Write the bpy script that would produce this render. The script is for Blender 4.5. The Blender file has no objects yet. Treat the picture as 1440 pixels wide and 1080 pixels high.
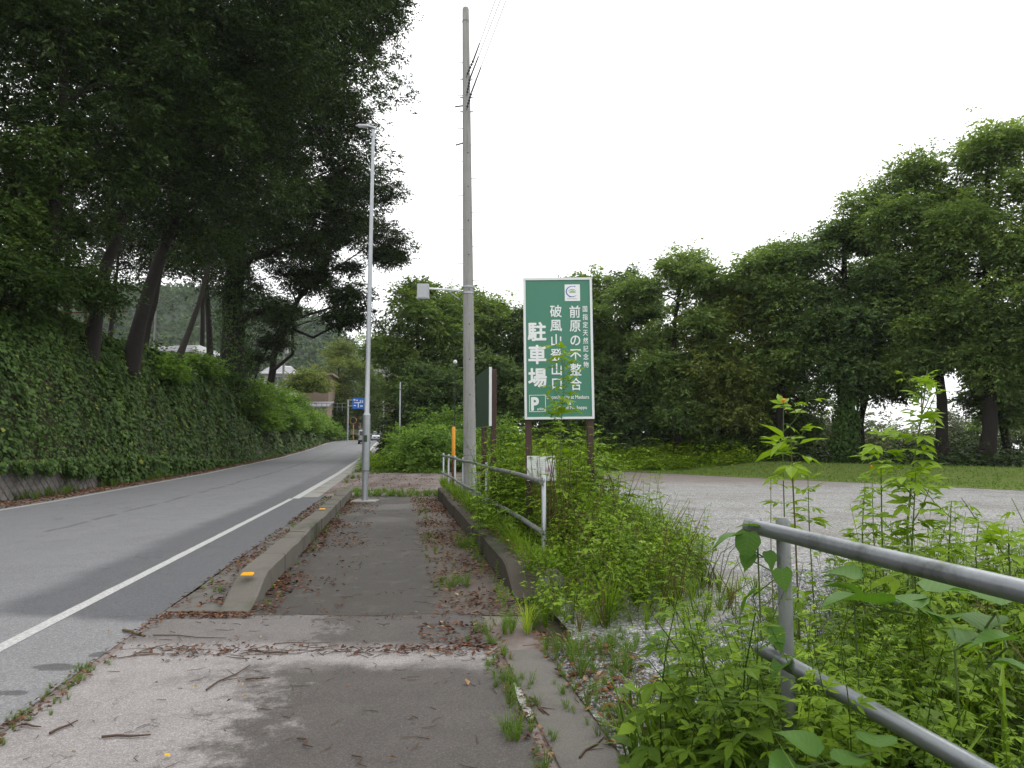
import bpy, math, random
import numpy as np
from mathutils import Vector, Matrix

rng = np.random.default_rng(11)
random.seed(11)
scene = bpy.context.scene
COL = scene.collection

# ------------------------------------------------------------------ camera
PITCH = math.atan(85 / 1000.0)
CAMZ = 1.55
cam_data = bpy.data.cameras.new("camera")
cam_data.lens = 25.0
cam_data.sensor_width = 36.0
cam_data.clip_start = 0.05
cam_data.clip_end = 6000
cam = bpy.data.objects.new("camera", cam_data)
cam.location = (0, 0, CAMZ)
cam.rotation_euler = (math.pi / 2 + PITCH, 0, 0)
COL.objects.link(cam)
scene.camera = cam

# ------------------------------------------------------------------ sky and sun (bright overcast)
SUN_EL, SUN_AZ = math.radians(52), math.radians(35)      # azimuth measured clockwise from +Y
world = bpy.data.worlds.new("World")
scene.world = world
world.use_nodes = True
wn = world.node_tree
for n in list(wn.nodes):
    wn.nodes.remove(n)
w_out = wn.nodes.new("ShaderNodeOutputWorld")
w_bg = wn.nodes.new("ShaderNodeBackground")
w_sky = wn.nodes.new("ShaderNodeTexSky")
w_sky.sky_type = 'NISHITA'
w_sky.sun_disc = False
w_sky.sun_elevation = SUN_EL
w_sky.sun_rotation = SUN_AZ
w_sky.dust_density = 4.0
w_hs = wn.nodes.new("ShaderNodeHueSaturation")
w_hs.inputs["Saturation"].default_value = 0.12
w_mix = wn.nodes.new("ShaderNodeMixRGB")
w_mix.inputs[0].default_value = 0.8
w_mix.inputs[2].default_value = (11.2, 11.3, 11.3, 1)       # even cloud cover in front of the clear sky
wn.links.new(w_sky.outputs[0], w_hs.inputs["Color"])
wn.links.new(w_hs.outputs[0], w_mix.inputs[1])
wn.links.new(w_mix.outputs[0], w_bg.inputs["Color"])
w_bg.inputs["Strength"].default_value = 0.12
wn.links.new(w_bg.outputs[0], w_out.inputs[0])

sun_data = bpy.data.lights.new("sun", 'SUN')
sun_data.energy = 0.6
sun_data.angle = math.radians(25)
sun_data.color = (1.0, 0.97, 0.92)
sun = bpy.data.objects.new("sun", sun_data)
sdir = Vector((math.sin(SUN_AZ) * math.cos(SUN_EL), math.cos(SUN_AZ) * math.cos(SUN_EL), math.sin(SUN_EL)))
sun.rotation_euler = sdir.to_track_quat('Z', 'Y').to_euler()
sun.location = sdir * 60
COL.objects.link(sun)

scene.view_settings.view_transform = 'Standard'
scene.view_settings.look = 'None'
scene.view_settings.gamma = 1
scene.view_settings.use_curve_mapping = False
scene.view_settings.exposure = 0.52
scene.render.engine = 'CYCLES'
scene.cycles.use_denoising = True
scene.cycles.max_bounces = 7
scene.cycles.diffuse_bounces = 3
scene.cycles.glossy_bounces = 2
scene.cycles.transmission_bounces = 4


# ------------------------------------------------------------------ photo pixel -> world point at forward distance y
CP, SP = math.cos(PITCH), math.sin(PITCH)
def at(px, py, D):
    u, v = (px - 720) / 1000.0, (540 - py) / 1000.0
    dx, dy, dz = u, CP - v * SP, SP + v * CP
    k = D / dy
    return Vector((dx * k, D, CAMZ + dz * k))
def on_ground(px, py, z=0.0):
    u, v = (px - 720) / 1000.0, (540 - py) / 1000.0
    dx, dy, dz = u, CP - v * SP, SP + v * CP
    k = (z - CAMZ) / dz
    return Vector((dx * k, dy * k, z))

# ------------------------------------------------------------------ the road's own frame: s = metres right of the axis, y = forward
def sstep(a, b, t):
    t = np.clip((np.asarray(t, float) - a) / (b - a), 0, 1)
    return t * t * (3 - 2 * t)
def zroad(y):
    return np.interp(y, [0, 20, 35, 58, 75, 92, 105, 120, 150], [0, 0, .12, .5, .95, 1.6, 2.0, 2.3, 2.5])
def curve(y):
    y = np.asarray(y, float)
    return .004 * np.clip(y - 95, 0, 35) ** 2 + np.clip(y - 130, 0, 60) * .28
def X(s, y):
    return np.asarray(s, float) - .16 * np.asarray(y, float) + curve(y)
def S(x, y):
    return np.asarray(x, float) + .16 * np.asarray(y, float) - curve(y)
def wob(a, b, f=1.0, seed=0.0):
    """smooth noise of about -1..1"""
    a = np.asarray(a, float) * f; b = np.asarray(b, float) * f
    return (np.sin(a * 1.7 + b * .9 + seed) + np.sin(a * .8 - b * 2.1 + seed * 1.7 + 1.3) + np.sin(a * 3.1 + b * 2.7 + seed * 2.3) * .6
            + np.sin(-a * 2.3 + b * 4.3 + seed * .7) * .5) / 3.1
def H(s, y):
    s = np.asarray(s, float); y = np.asarray(y, float)
    x = X(s, y)
    zr = zroad(y)
    base = zr * sstep(14, 3, s)
    e = np.where(x > 5.9, (x - 5.9) * .845 + (y - 42) * .535, y - 42)
    e = np.where(s > 3, e, -50)
    base = base + .5 * sstep(3, 8, e) - 9 * sstep(24, 60, e) * sstep(14, 24, s)
    u = -10.8 - s
    wt = np.interp(y, [0, 28, 38, 46], [1.0, 1.0, .5, .15]) + zr
    hb = np.interp(y, [-30, 53, 62, 78, 95, 125, 160], [6.4, 6.4, 6.7, 7.5, 7.1, 3.4, 3.4])
    hb = np.maximum(hb, wt)
    p = np.sin(np.clip(u / np.interp(y, [50, 64], [3.0, 4.6]), 0, 1) * math.pi / 2) ** .85
    bulge = .38 * wob(y, u * 1.5, .9) * np.clip(u / .5, 0, 1) * sstep(5, 3, u)
    bank = wt + (hb - wt) * p + bulge + .06 * np.clip(u - 3.6, 0, 70)
    return np.where(u > 0, bank, base)

# ------------------------------------------------------------------ mesh collector
class Geo:
    def __init__(self):
        self.v, self.f, self.t, self.m, self.n = [], [], [], [], 0
    def add(self, V, F, tint=.5, m=0):
        V = np.asarray(V, np.float32).reshape(-1, 3)
        F = np.asarray(F, np.int64)
        if len(F) == 0: return self
        self.v.append(V); self.f.append(F + self.n)
        t = np.asarray(tint, np.float32)
        self.t.append(np.full(len(F), float(t), np.float32) if t.ndim == 0 else t)
        self.m.append(np.full(len(F), m, np.int32) if np.ndim(m) == 0 else np.asarray(m, np.int32))
        self.n += len(V)
        return self
    def arrays(self):
        return self
    def merge(self, g, M=None, tint_add=0):
        off = self.n
        for V, F, t, m in zip(g.v, g.f, g.t, g.m):
            pass
        base = 0
        start = self.n
        for V in g.v:
            W = V if M is None else (V @ np.array(M.to_3x3()).T + np.array(M.translation))
            self.v.append(W.astype(np.float32)); self.n += len(W)
        for F, t, m in zip(g.f, g.t, g.m):
            self.f.append(F + start); self.t.append(t + tint_add); self.m.append(m)
        return self
    def mesh(self, name, mats, smooth=False):
        me = bpy.data.meshes.new(name)
        V = np.concatenate(self.v)
        loops = np.concatenate([F.ravel() for F in self.f])
        tot = np.concatenate([np.full(len(F), F.shape[1], np.int32) for F in self.f])
        start = np.concatenate([[0], np.cumsum(tot)[:-1]])
        me.vertices.add(len(V)); me.vertices.foreach_set("co", V.ravel())
        me.loops.add(len(loops)); me.loops.foreach_set("vertex_index", loops.astype(np.int32))
        me.polygons.add(len(tot)); me.polygons.foreach_set("loop_start", start.astype(np.int32))
        me.polygons.foreach_set("loop_total", tot)
        for mt in (mats if isinstance(mats, (list, tuple)) else [mats]):
            me.materials.append(mt)
        me.polygons.foreach_set("material_index", np.concatenate(self.m))
        me.polygons.foreach_set("use_smooth", np.full(len(tot), smooth))
        a = me.attributes.new("tint", 'FLOAT', 'FACE')
        a.data.foreach_set("value", np.concatenate(self.t))
        me.update(calc_edges=True)
        return me
    def build(self, name, mats, parent=None, smooth=False, **tags):
        o = bpy.data.objects.new(name, self.mesh(name, mats, smooth))
        COL.objects.link(o)
        if parent is not None: o.parent = parent
        for k, val in tags.items(): o[k] = val
        return o

def thing(name, label, cat, loc=(0, 0, 0), rz=0, group=None):
    o = bpy.data.objects.new(name, None)
    o.empty_display_size = .1
    COL.objects.link(o)
    o.location = loc; o.rotation_euler = (0, 0, rz)
    o['label'] = label; o['category'] = cat
    if group: o['group'] = group
    return o

def box(g, x0, x1, y0, y1, z0, z1, tint=.5, m=0, M=None):
    V = np.array([(x, y, z) for z in (z0, z1) for y in (y0, y1) for x in (x0, x1)], float)
    if M is not None: V = V @ np.array(M.to_3x3()).T + np.array(M.translation)
    F = [(0, 2, 3, 1), (4, 5, 7, 6), (0, 1, 5, 4), (2, 6, 7, 3), (0, 4, 6, 2), (1, 3, 7, 5)]
    g.add(V, F, tint, m)
def bevel_box(g, x0, x1, y0, y1, z0, z1, b=.01, tint=.5, m=0):
    """box with chamfered vertical and top edges"""
    rings = []
    for z, i in ((z0, 0), (z1 - b, 0), (z1, b)):
        c = b
        pts = [(x0 + c + i, y0 + i), (x1 - c - i, y0 + i), (x1 - i, y0 + c + i), (x1 - i, y1 - c - i), (x1 - c - i, y1 - i), (x0 + c + i, y1 - i), (x0 + i, y1 - c - i), (x0 + i, y0 + c + i)]
        rings.append([(x, y, z) for x, y in pts])
    V = np.array(rings).reshape(-1, 3)
    F = [(r * 8 + k, r * 8 + (k + 1) % 8, (r + 1) * 8 + (k + 1) % 8, (r + 1) * 8 + k) for r in range(2) for k in range(8)]
    g.add(V, F, tint, m)
    g.add(V[16:24], [list(range(8))], tint, m)
    g.add(V[0:8], [list(range(7, -1, -1))], tint, m)
def tube(g, pts, rad, n=6, tint=.5, m=0, cap=True):
    P = np.array([tuple(p) for p in pts], float)
    R = np.full(len(P), rad, float) if np.ndim(rad) == 0 else np.asarray(rad, float)
    T = np.gradient(P, axis=0)
    T /= np.linalg.norm(T, axis=1)[:, None] + 1e-9
    ref = np.array([0, 0, 1.0]) if abs(T[:, 2]).mean() < .8 else np.array([1.0, 0, 0])
    A = np.cross(T, ref); A /= np.linalg.norm(A, axis=1)[:, None] + 1e-9
    B = np.cross(T, A)
    an = np.arange(n) * 2 * math.pi / n
    V = P[:, None, :] + R[:, None, None] * (np.cos(an)[None, :, None] * A[:, None, :] + np.sin(an)[None, :, None] * B[:, None, :])
    k = len(P)
    i = np.arange(k - 1)[:, None] * n; j = np.arange(n)[None, :]; j2 = (j + 1) % n
    F = np.stack([i + j, i + n + j, i + n + j2, i + j2], -1).reshape(-1, 4)
    g.add(V.reshape(-1, 3), F, tint, m)
    if cap:
        g.add(V[-1], [list(range(n))], tint, m); g.add(V[0], [list(range(n))], tint, m)
def lathe(g, prof, n=16, c=(0, 0, 0), tint=.5, m=0):
    P = np.array(prof, float); an = np.arange(n) * 2 * math.pi / n
    V = np.stack([P[:, 0][:, None] * np.cos(an) + c[0], P[:, 0][:, None] * np.sin(an) + c[1], np.repeat(P[:, 1][:, None], n, 1) + c[2]], -1)
    i = np.arange(len(P) - 1)[:, None] * n; j = np.arange(n)[None, :]; j2 = (j + 1) % n
    g.add(V.reshape(-1, 3), np.stack([i + j, i + j2, i + n + j2, i + n + j], -1).reshape(-1, 4), tint, m)
def norm(a):
    return a / (np.linalg.norm(a, axis=-1, keepdims=True) + 1e-9)
def inst(g, proto, R, T, tint, m=0):
    """N copies of a small prototype (Geo) baked into g; R (N,3,3), T (N,3)"""
    N = len(T)
    off = 0
    for V, F, t, mi in zip(proto.v, proto.f, proto.t, proto.m):
        pass
    V = np.concatenate(proto.v)
    W = np.einsum('nij,vj->nvi', R, V) + T[:, None, :]
    base = g.n
    g.v.append(W.reshape(-1, 3).astype(np.float32)); g.n += N * len(V)
    for F, t, mi in zip(proto.f, proto.t, proto.m):
        FF = (F[None] + (np.arange(N) * len(V))[:, None, None] + base).reshape(-1, F.shape[1])
        g.f.append(FF)
        g.t.append((t[None, :] + np.asarray(tint)[:, None]).ravel().astype(np.float32))
        g.m.append(np.tile(mi, N).astype(np.int32))
def rotz(a, sc=None, lean=0.0):
    N = len(a)
    c, s_ = np.cos(a), np.sin(a); z = np.zeros(N); o = np.ones(N)
    R = np.stack([c, -s_, z, s_, c, z, z, z, o], -1).reshape(N, 3, 3)
    if lean:
        la, lb = rng.normal(0, lean, N), rng.normal(0, lean, N)
        L = np.stack([o, z, la, z, o, lb, -la, -lb, o], -1).reshape(N, 3, 3)
        R = L @ R
    if sc is not None: R = R * np.asarray(sc)[:, None, None]
    return R
def frame(d, n):
    """rotation whose Y column is d and Z column about n"""
    d = norm(d); x = norm(np.cross(d, n)); z = np.cross(x, d)
    return np.stack([x, d, z], -1)

# ------------------------------------------------------------------ materials
def new_mat(name):
    m = bpy.data.materials.new(name); m.use_nodes = True
    nt = m.node_tree
    for n in list(nt.nodes): nt.nodes.remove(n)
    return m, nt
def N_(nt, kind, **kw):
    n = nt.nodes.new(kind)
    for k, v in kw.items(): setattr(n, k, v)
    return n
def ramp(nt, fac, stops, interp='LINEAR'):
    r = N_(nt, "ShaderNodeValToRGB"); r.color_ramp.interpolation = interp
    els = r.color_ramp.elements
    while len(els) > 1: els.remove(els[-1])
    els[0].position = stops[0][0]; c = stops[0][1]; els[0].color = (*c, 1) if len(c) == 3 else c
    for p, c in stops[1:]:
        e = els.new(p); e.color = (*c, 1) if len(c) == 3 else c
    nt.links.new(fac, r.inputs[0]); return r.outputs[0]
def coords(nt):
    return N_(nt, "ShaderNodeNewGeometry").outputs["Position"]
def noise(nt, co, scale, detail=4, rough=.55, sc3=None):
    n = N_(nt, "ShaderNodeTexNoise"); n.inputs["Scale"].default_value = scale
    n.inputs["Detail"].default_value = detail; n.inputs["Roughness"].default_value = rough
    if sc3:
        mp = N_(nt, "ShaderNodeMapping"); mp.inputs["Scale"].default_value = sc3
        nt.links.new(co, mp.inputs[0]); co = mp.outputs[0]
    nt.links.new(co, n.inputs["Vector"]); return n.outputs["Fac"]
def math_(nt, op, a, b=None, clamp=False):
    n = N_(nt, "ShaderNodeMath", operation=op, use_clamp=clamp)
    for i, v in enumerate((a, b)):
        if v is None: continue
        if isinstance(v, (int, float)): n.inputs[i].default_value = v
        else: nt.links.new(v, n.inputs[i])
    return n.outputs[0]
def mixc(nt, f, a, b, mode='MIX'):
    n = N_(nt, "ShaderNodeMixRGB", blend_type=mode)
    for i, v in enumerate((f, a, b)):
        if isinstance(v, (int, float)): n.inputs[i].default_value = v
        elif isinstance(v, tuple): n.inputs[i].default_value = (*v, 1)
        else: nt.links.new(v, n.inputs[i])
    return n.outputs[0]
def smooth_(nt, v, a, b):
    n = N_(nt, "ShaderNodeMapRange", interpolation_type='SMOOTHSTEP')
    n.inputs[1].default_value = a; n.inputs[2].default_value = b
    nt.links.new(v, n.inputs[0]); return n.outputs[0]
def finish(nt, color, rough=.8, bump=None, bd=.01, metal=0, spec=.3, bs=.5):
    out = N_(nt, "ShaderNodeOutputMaterial"); b = N_(nt, "ShaderNodeBsdfPrincipled")
    if isinstance(color, tuple): b.inputs["Base Color"].default_value = (*color, 1)
    else: nt.links.new(color, b.inputs["Base Color"])
    if isinstance(rough, (int, float)): b.inputs["Roughness"].default_value = rough
    else: nt.links.new(rough, b.inputs["Roughness"])
    b.inputs["Metallic"].default_value = metal
    b.inputs["Specular IOR Level"].default_value = spec
    if bump is not None:
        bp = N_(nt, "ShaderNodeBump"); bp.inputs["Distance"].default_value = bd; bp.inputs["Strength"].default_value = bs
        nt.links.new(bump, bp.inputs["Height"]); nt.links.new(bp.outputs[0], b.inputs["Normal"])
    nt.links.new(b.outputs[0], out.inputs[0]); return b
def simple(name, col, rough=.6, metal=0, var=.15, scale=6, bump=.002, spec=.4, dirt=None):
    m, nt = new_mat(name); co = coords(nt)
    f = noise(nt, co, scale, 5)
    c = mixc(nt, f, tuple(x * (1 - var) for x in col), tuple(min(1, x * (1 + var)) for x in col))
    if dirt:
        g = smooth_(nt, noise(nt, co, scale * .6, 6, .7), .5, .72)
        c = mixc(nt, g, c, dirt)
    finish(nt, c, rough, noise(nt, co, scale * 12, 2), bump, metal, spec)
    return m
def leaf_mat(name, stops, trans=.3, rough=.5, spec=.15):
    m, nt = new_mat(name)
    at_ = N_(nt, "ShaderNodeAttribute", attribute_name="tint")
    c = ramp(nt, at_.outputs["Fac"], stops)
    out = N_(nt, "ShaderNodeOutputMaterial"); b = N_(nt, "ShaderNodeBsdfPrincipled")
    nt.links.new(c, b.inputs["Base Color"]); b.inputs["Roughness"].default_value = rough
    b.inputs["Specular IOR Level"].default_value = spec
    t = N_(nt, "ShaderNodeBsdfTranslucent")
    tc = mixc(nt, 1.0, c, (1.25, 1.3, .55), 'MULTIPLY')
    nt.links.new(tc, t.inputs[0])
    mx = N_(nt, "ShaderNodeMixShader"); mx.inputs[0].default_value = trans
    nt.links.new(b.outputs[0], mx.inputs[1]); nt.links.new(t.outputs[0], mx.inputs[2])
    nt.links.new(mx.outputs[0], out.inputs[0])
    return m

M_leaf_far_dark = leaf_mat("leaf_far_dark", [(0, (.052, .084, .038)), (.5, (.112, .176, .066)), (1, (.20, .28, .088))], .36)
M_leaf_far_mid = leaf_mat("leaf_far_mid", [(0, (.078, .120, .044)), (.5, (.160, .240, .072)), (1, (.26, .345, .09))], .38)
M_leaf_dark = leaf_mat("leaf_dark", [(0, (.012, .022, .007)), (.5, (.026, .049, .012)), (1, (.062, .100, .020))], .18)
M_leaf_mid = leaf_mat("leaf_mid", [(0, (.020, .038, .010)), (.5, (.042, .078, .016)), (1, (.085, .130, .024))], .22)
M_leaf_yellow = leaf_mat("leaf_yellow_green", [(0, (.07, .10, .026)), (.5, (.15, .20, .045)), (1, (.24, .27, .07))], .3)
M_leaf_grey = leaf_mat("leaf_grey_green", [(0, (.09, .11, .06)), (1, (.19, .22, .11))], .2)
M_ivy = leaf_mat("leaf_ivy", [(0, (.028, .052, .014)), (.5, (.060, .115, .024)), (.85, (.115, .185, .036)), (1, (.20, .22, .04))], .2, .6, .15)
M_weed = leaf_mat("leaf_weed", [(0, (.16, .11, .05)), (.12, (.13, .12, .045)), (.2, (.040, .085, .010)), (.55, (.120, .205, .016)), (.85, (.225, .345, .026)), (1, (.34, .45, .04))], .36, .5, .12)
M_grass = leaf_mat("leaf_grass", [(0, (.20, .16, .07)), (.2, (.16, .16, .05)), (.4, (.07, .13, .02)), (1, (.14, .23, .035))], .3, .5)
M_fallen = leaf_mat("leaf_fallen", [(0, (.045, .022, .014)), (.35, (.105, .046, .030)), (.6, (.165, .080, .048)), (.8, (.30, .15, .06)), (.93, (.36, .25, .13)), (1, (.55, .36, .04))], .1, .6)
M_bark = simple("bark", (.018, .015, .012), .98, var=.6, scale=5, bump=.03)
M_bark_grey = simple("bark_grey", (.04, .035, .028), .95, var=.4, scale=5, bump=.02)
M_stem = simple("stem_brown", (.10, .075, .03), .8, var=.3, scale=9)
M_stem_green = simple("stem_green", (.085, .13, .03), .7, var=.3, scale=9)
M_twig = simple("twig", (.085, .052, .034), .9, var=.4, scale=20)
M_galv = simple("galvanised_steel", (.36, .38, .40), .42, metal=.75, var=.18, scale=9, bump=.0008, spec=.5)
M_galv_dirty = simple("weathered_steel", (.20, .21, .205), .6, metal=.35, var=.3, scale=14, bump=.002, dirt=(.075, .085, .05))
M_rail = simple("rail_steel", (.24, .255, .27), .42, metal=.8, var=.12, scale=5, bump=.0012, dirt=(.10, .11, .10))
M_brown_post = simple("brown_paint", (.062, .030, .026), .55, var=.2)
M_white_paint = simple("white_paint", (.72, .74, .74), .5, var=.05)
def sign_mat():
    m, nt = new_mat("sign_green"); co = coords(nt)
    c = mixc(nt, noise(nt, co, 1.3, 4), (.034, .175, .112), (.048, .215, .140))
    st = smooth_(nt, noise(nt, co, 5, 6, .7, (4, 4, .22)), .52, .75)
    c = mixc(nt, math_(nt, 'MULTIPLY', st, .35), c, (.075, .20, .14))
    sp = smooth_(nt, noise(nt, co, 60, 4, .7), .66, .74)
    c = mixc(nt, math_(nt, 'MULTIPLY', sp, .5), c, (.03, .09, .055))
    finish(nt, c, .42, spec=.5); return m
M_sign_green = sign_mat()
M_sign_dark = simple("sign_dark_green", (.022, .05, .028), .45, var=.3, scale=3)
M_print_white = simple("print_white", (.78, .80, .80), .5, var=.02)
M_print_blue = simple("print_blue", (.05, .12, .42), .5)
M_print_green = simple("print_leaf_green", (.28, .42, .20), .5)
M_print_grey = simple("print_grey", (.30, .31, .34), .5)
M_print_pink = simple("print_pink", (.50, .15, .38), .5)
M_orange = simple("orange_paint", (.62, .27, .02), .5, dirt=(.30, .14, .03))
M_rust = simple("rust", (.11, .045, .025), .9, var=.4)
M_reflector = simple("yellow_reflector", (.85, .42, .01), .35, var=.05)
M_blue_sign = simple("blue_sign", (.02, .13, .50), .4, var=.1)
M_black = simple("black_rubber", (.012, .012, .013), .6)
M_glass = simple("dark_glass", (.02, .025, .03), .1, spec=.6, var=.05, bump=0)
M_car_white = simple("white_car_paint", (.68, .70, .72), .22, var=.02, bump=0, spec=.6)
M_car_dark = simple("dark_car_trim", (.03, .032, .035), .4, var=.1)
M_car_silver = simple("silver_car_paint", (.42, .46, .46), .25, metal=.3, var=.04, bump=0)
M_red = simple("red_lens", (.4, .01, .01), .3)
M_yellow_plate = simple("yellow_plate", (.75, .50, .03), .5)
M_box_grey = simple("grey_cabinet_paint", (.40, .41, .43), .5, var=.06)
M_roof_grey = simple("roof_tile_grey", (.23, .23, .25), .55, var=.2, scale=3)
M_roof_pale = simple("roof_pale", (.50, .50, .53), .45, var=.15, scale=2)
M_wall_cream = simple("wall_cream", (.50, .47, .42), .8, var=.1, scale=2)
M_wall_brown = simple("wall_brown", (.20, .15, .11), .8, var=.15, scale=2)
M_wire = simple("wire_black", (.05, .05, .055), .6)
M_wire_pale = simple("wire_pale", (.22, .22, .24), .5)
M_ceramic = simple("insulator_dark", (.035, .035, .045), .35)
M_flower = simple("flower_orange", (.75, .20, .01), .6)

# concrete pole
def concrete(name, base, stain, streak=True, scale=3, bumpd=.004):
    m, nt = new_mat(name); co = coords(nt)
    f = noise(nt, co, scale, 6, .6)
    c = mixc(nt, f, tuple(x * .82 for x in base), tuple(x * 1.15 for x in base))
    st = noise(nt, co, 7, 5, .7, (1.6, 1.6, .12)) if streak else noise(nt, co, 1.1, 6, .65)
    c = mixc(nt, smooth_(nt, st, .48, .70), c, stain)
    sp = noise(nt, co, 130, 2)
    c = mixc(nt, .35, c, ramp(nt, sp, [(.35, (.3, .3, .3)), (.65, (.75, .75, .75))]), 'OVERLAY')
    finish(nt, c, .88, noise(nt, co, 90, 4), bumpd, spec=.2)
    return m
M_pole = concrete("pole_concrete", (.275, .275, .265), (.19, .19, .165))
M_kerb = concrete("kerb_concrete", (.125, .115, .10), (.042, .050, .026), False)
M_kerb_dark = concrete("kerb_concrete_dark", (.066, .057, .045), (.026, .036, .016), False)
M_wall = concrete("retaining_concrete", (.19, .175, .165), (.05, .06, .035), False, 2)

def sval(nt, co):
    """s coordinate (across the road) from position"""
    sx = N_(nt, "ShaderNodeSeparateXYZ"); nt.links.new(co, sx.inputs[0])
    return math_(nt, 'ADD', sx.outputs[0], math_(nt, 'MULTIPLY', sx.outputs[1], .16)), sx.outputs[0], sx.outputs[1]
def speckle(nt, co, c, amt=.5, sc=160):
    v = N_(nt, "ShaderNodeTexVoronoi"); v.inputs["Scale"].default_value = sc; nt.links.new(co, v.inputs["Vector"])
    sep = N_(nt, "ShaderNodeSeparateColor"); nt.links.new(v.outputs["Color"], sep.inputs[0])
    g = ramp(nt, sep.outputs[0], [(0, (.25, .25, .25)), (.7, (.5, .5, .5)), (1, (.85, .85, .85))])
    return mixc(nt, amt, c, g, 'OVERLAY')

def asphalt_mat():
    m, nt = new_mat("asphalt"); co = coords(nt)
    s, x, y = sval(nt, co)
    big = noise(nt, co, .25, 4); mid = noise(nt, co, 1.7, 5, .65)
    c = mixc(nt, big, (.150, .152, .162), (.205, .205, .215))
    c = mixc(nt, smooth_(nt, mid, .45, .75), c, (.165, .163, .170))
    # tyre-polished tracks
    str_ = noise(nt, co, 1.2, 4, .6, (1.6, .10, 1))
    c = mixc(nt, math_(nt, 'MULTIPLY', smooth_(nt, str_, .42, .7), .3), c, (.21, .21, .22))
    # newer dark surfacing along the edge line, starting at y = 6.6
    wv = math_(nt, 'MULTIPLY', math_(nt, 'SUBTRACT', noise(nt, co, .9, 4), .5), .5)
    a = smooth_(nt, math_(nt, 'ADD', s, wv), -4.0, -3.55)
    ym = smooth_(nt, math_(nt, 'ADD', math_(nt, 'ADD', y, math_(nt, 'MULTIPLY', s, .25)), math_(nt, 'MULTIPLY', wv, 1.4)), 5.6, 5.9)
    yf = math_(nt, 'SUBTRACT', 1.0, math_(nt, 'MULTIPLY', smooth_(nt, y, 16, 40), .6))
    patch = math_(nt, 'MULTIPLY', math_(nt, 'MULTIPLY', a, ym), yf)
    dark = mixc(nt, mid, (.062, .064, .072), (.100, .101, .108))
    c = mixc(nt, math_(nt, 'MULTIPLY', patch, .78), c, dark)
    # near strip in old pale surfacing
    near = math_(nt, 'SUBTRACT', 1.0, ym)
    c = mixc(nt, math_(nt, 'MULTIPLY', near, .35), c, (.25, .245, .245))
    # round dark repairs in the near strip
    for (qx, qy, rx, ry) in ((-3.2, 5.12, .17, .085), (-3.05, 5.42, .09, .08), (-3.15, 4.6, .16, .05), (-2.75, 6.05, .12, .12)):
        dx = math_(nt, 'DIVIDE', math_(nt, 'SUBTRACT', x, qx), rx); dy = math_(nt, 'DIVIDE', math_(nt, 'SUBTRACT', y, qy), ry)
        d = math_(nt, 'ADD', math_(nt, 'MULTIPLY', dx, dx), math_(nt, 'MULTIPLY', dy, dy))
        d = math_(nt, 'ADD', d, math_(nt, 'MULTIPLY', math_(nt, 'SUBTRACT', noise(nt, co, 9, 4), .5), 2.2))
        c = mixc(nt, math_(nt, 'MULTIPLY', math_(nt, 'SUBTRACT', 1.0, smooth_(nt, d, .6, 1.1)), .75), c, (.06, .058, .058))
    # tarred seam near the middle
    sw = math_(nt, 'ADD', s, math_(nt, 'MULTIPLY', math_(nt, 'SUBTRACT', noise(nt, co, .6, 4), .5), .5))
    dse = math_(nt, 'ABSOLUTE', math_(nt, 'ADD', sw, 6.25))
    seam = math_(nt, 'MULTIPLY', math_(nt, 'SUBTRACT', 1.0, smooth_(nt, dse, .03, .10)), smooth_(nt, noise(nt, co, .7, 3), .38, .5))
    c = mixc(nt, math_(nt, 'MULTIPLY', seam, .6), c, (.07, .07, .075))
    vc = N_(nt, "ShaderNodeTexVoronoi"); vc.feature = 'DISTANCE_TO_EDGE'; vc.inputs["Scale"].default_value = .55
    wc = N_(nt, "ShaderNodeVectorMath", operation='ADD'); nn_ = N_(nt, "ShaderNodeTexNoise"); nn_.inputs["Scale"].default_value = 2.0; nn_.inputs["Detail"].default_value = 6
    nt.links.new(co, nn_.inputs["Vector"]); nt.links.new(co, wc.inputs[0]); nt.links.new(nn_.outputs["Color"], wc.inputs[1]); nt.links.new(wc.outputs[0], vc.inputs["Vector"])
    ck = math_(nt, 'MULTIPLY', math_(nt, 'SUBTRACT', 1.0, smooth_(nt, vc.outputs["Distance"], .002, .010)), smooth_(nt, noise(nt, co, .35, 3), .5, .6))
    c = mixc(nt, math_(nt, 'MULTIPLY', ck, .55), c, (.05, .05, .052))
    c = speckle(nt, co, c, .6, 110)
    finish(nt, c, mixc(nt, mid, (.62, .62, .62), (.85, .85, .85)), noise(nt, co, 150, 3, .7), .006, spec=.35, bs=.6)
    return m
M_asphalt = asphalt_mat()

def path_mat():
    m, nt = new_mat("path_asphalt"); co = coords(nt)
    s, x, y = sval(nt, co)
    big = noise(nt, co, .8, 5, .6); mid = noise(nt, co, 3.5, 6, .7)
    c = mixc(nt, big, (.034, .029, .025), (.062, .055, .048))
    c = mixc(nt, smooth_(nt, mid, .5, .72), c, (.086, .078, .070))
    pale = math_(nt, 'MULTIPLY', smooth_(nt, noise(nt, co, .55, 4), .48, .62), smooth_(nt, y, 9, 18))
    c = mixc(nt, math_(nt, 'MULTIPLY', pale, .5), c, (.145, .135, .125))
    side = smooth_(nt, s, .25, .6)
    c = mixc(nt, math_(nt, 'MULTIPLY', side, .75), c, mixc(nt, mid, (.055, .038, .028), (.125, .098, .080)))
    pit = smooth_(nt, noise(nt, co, 30, 6, .8), .58, .70)
    c = mixc(nt, math_(nt, 'MULTIPLY', pit, .4), c, (.11, .098, .088))
    c = speckle(nt, co, c, .55, 150)
    r = mixc(nt, big, (.50, .50, .50), (.85, .85, .85))
    finish(nt, c, r, noise(nt, co, 160, 4, .7), .006, spec=.35, bs=.6)
    return m
M_path = path_mat()

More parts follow.
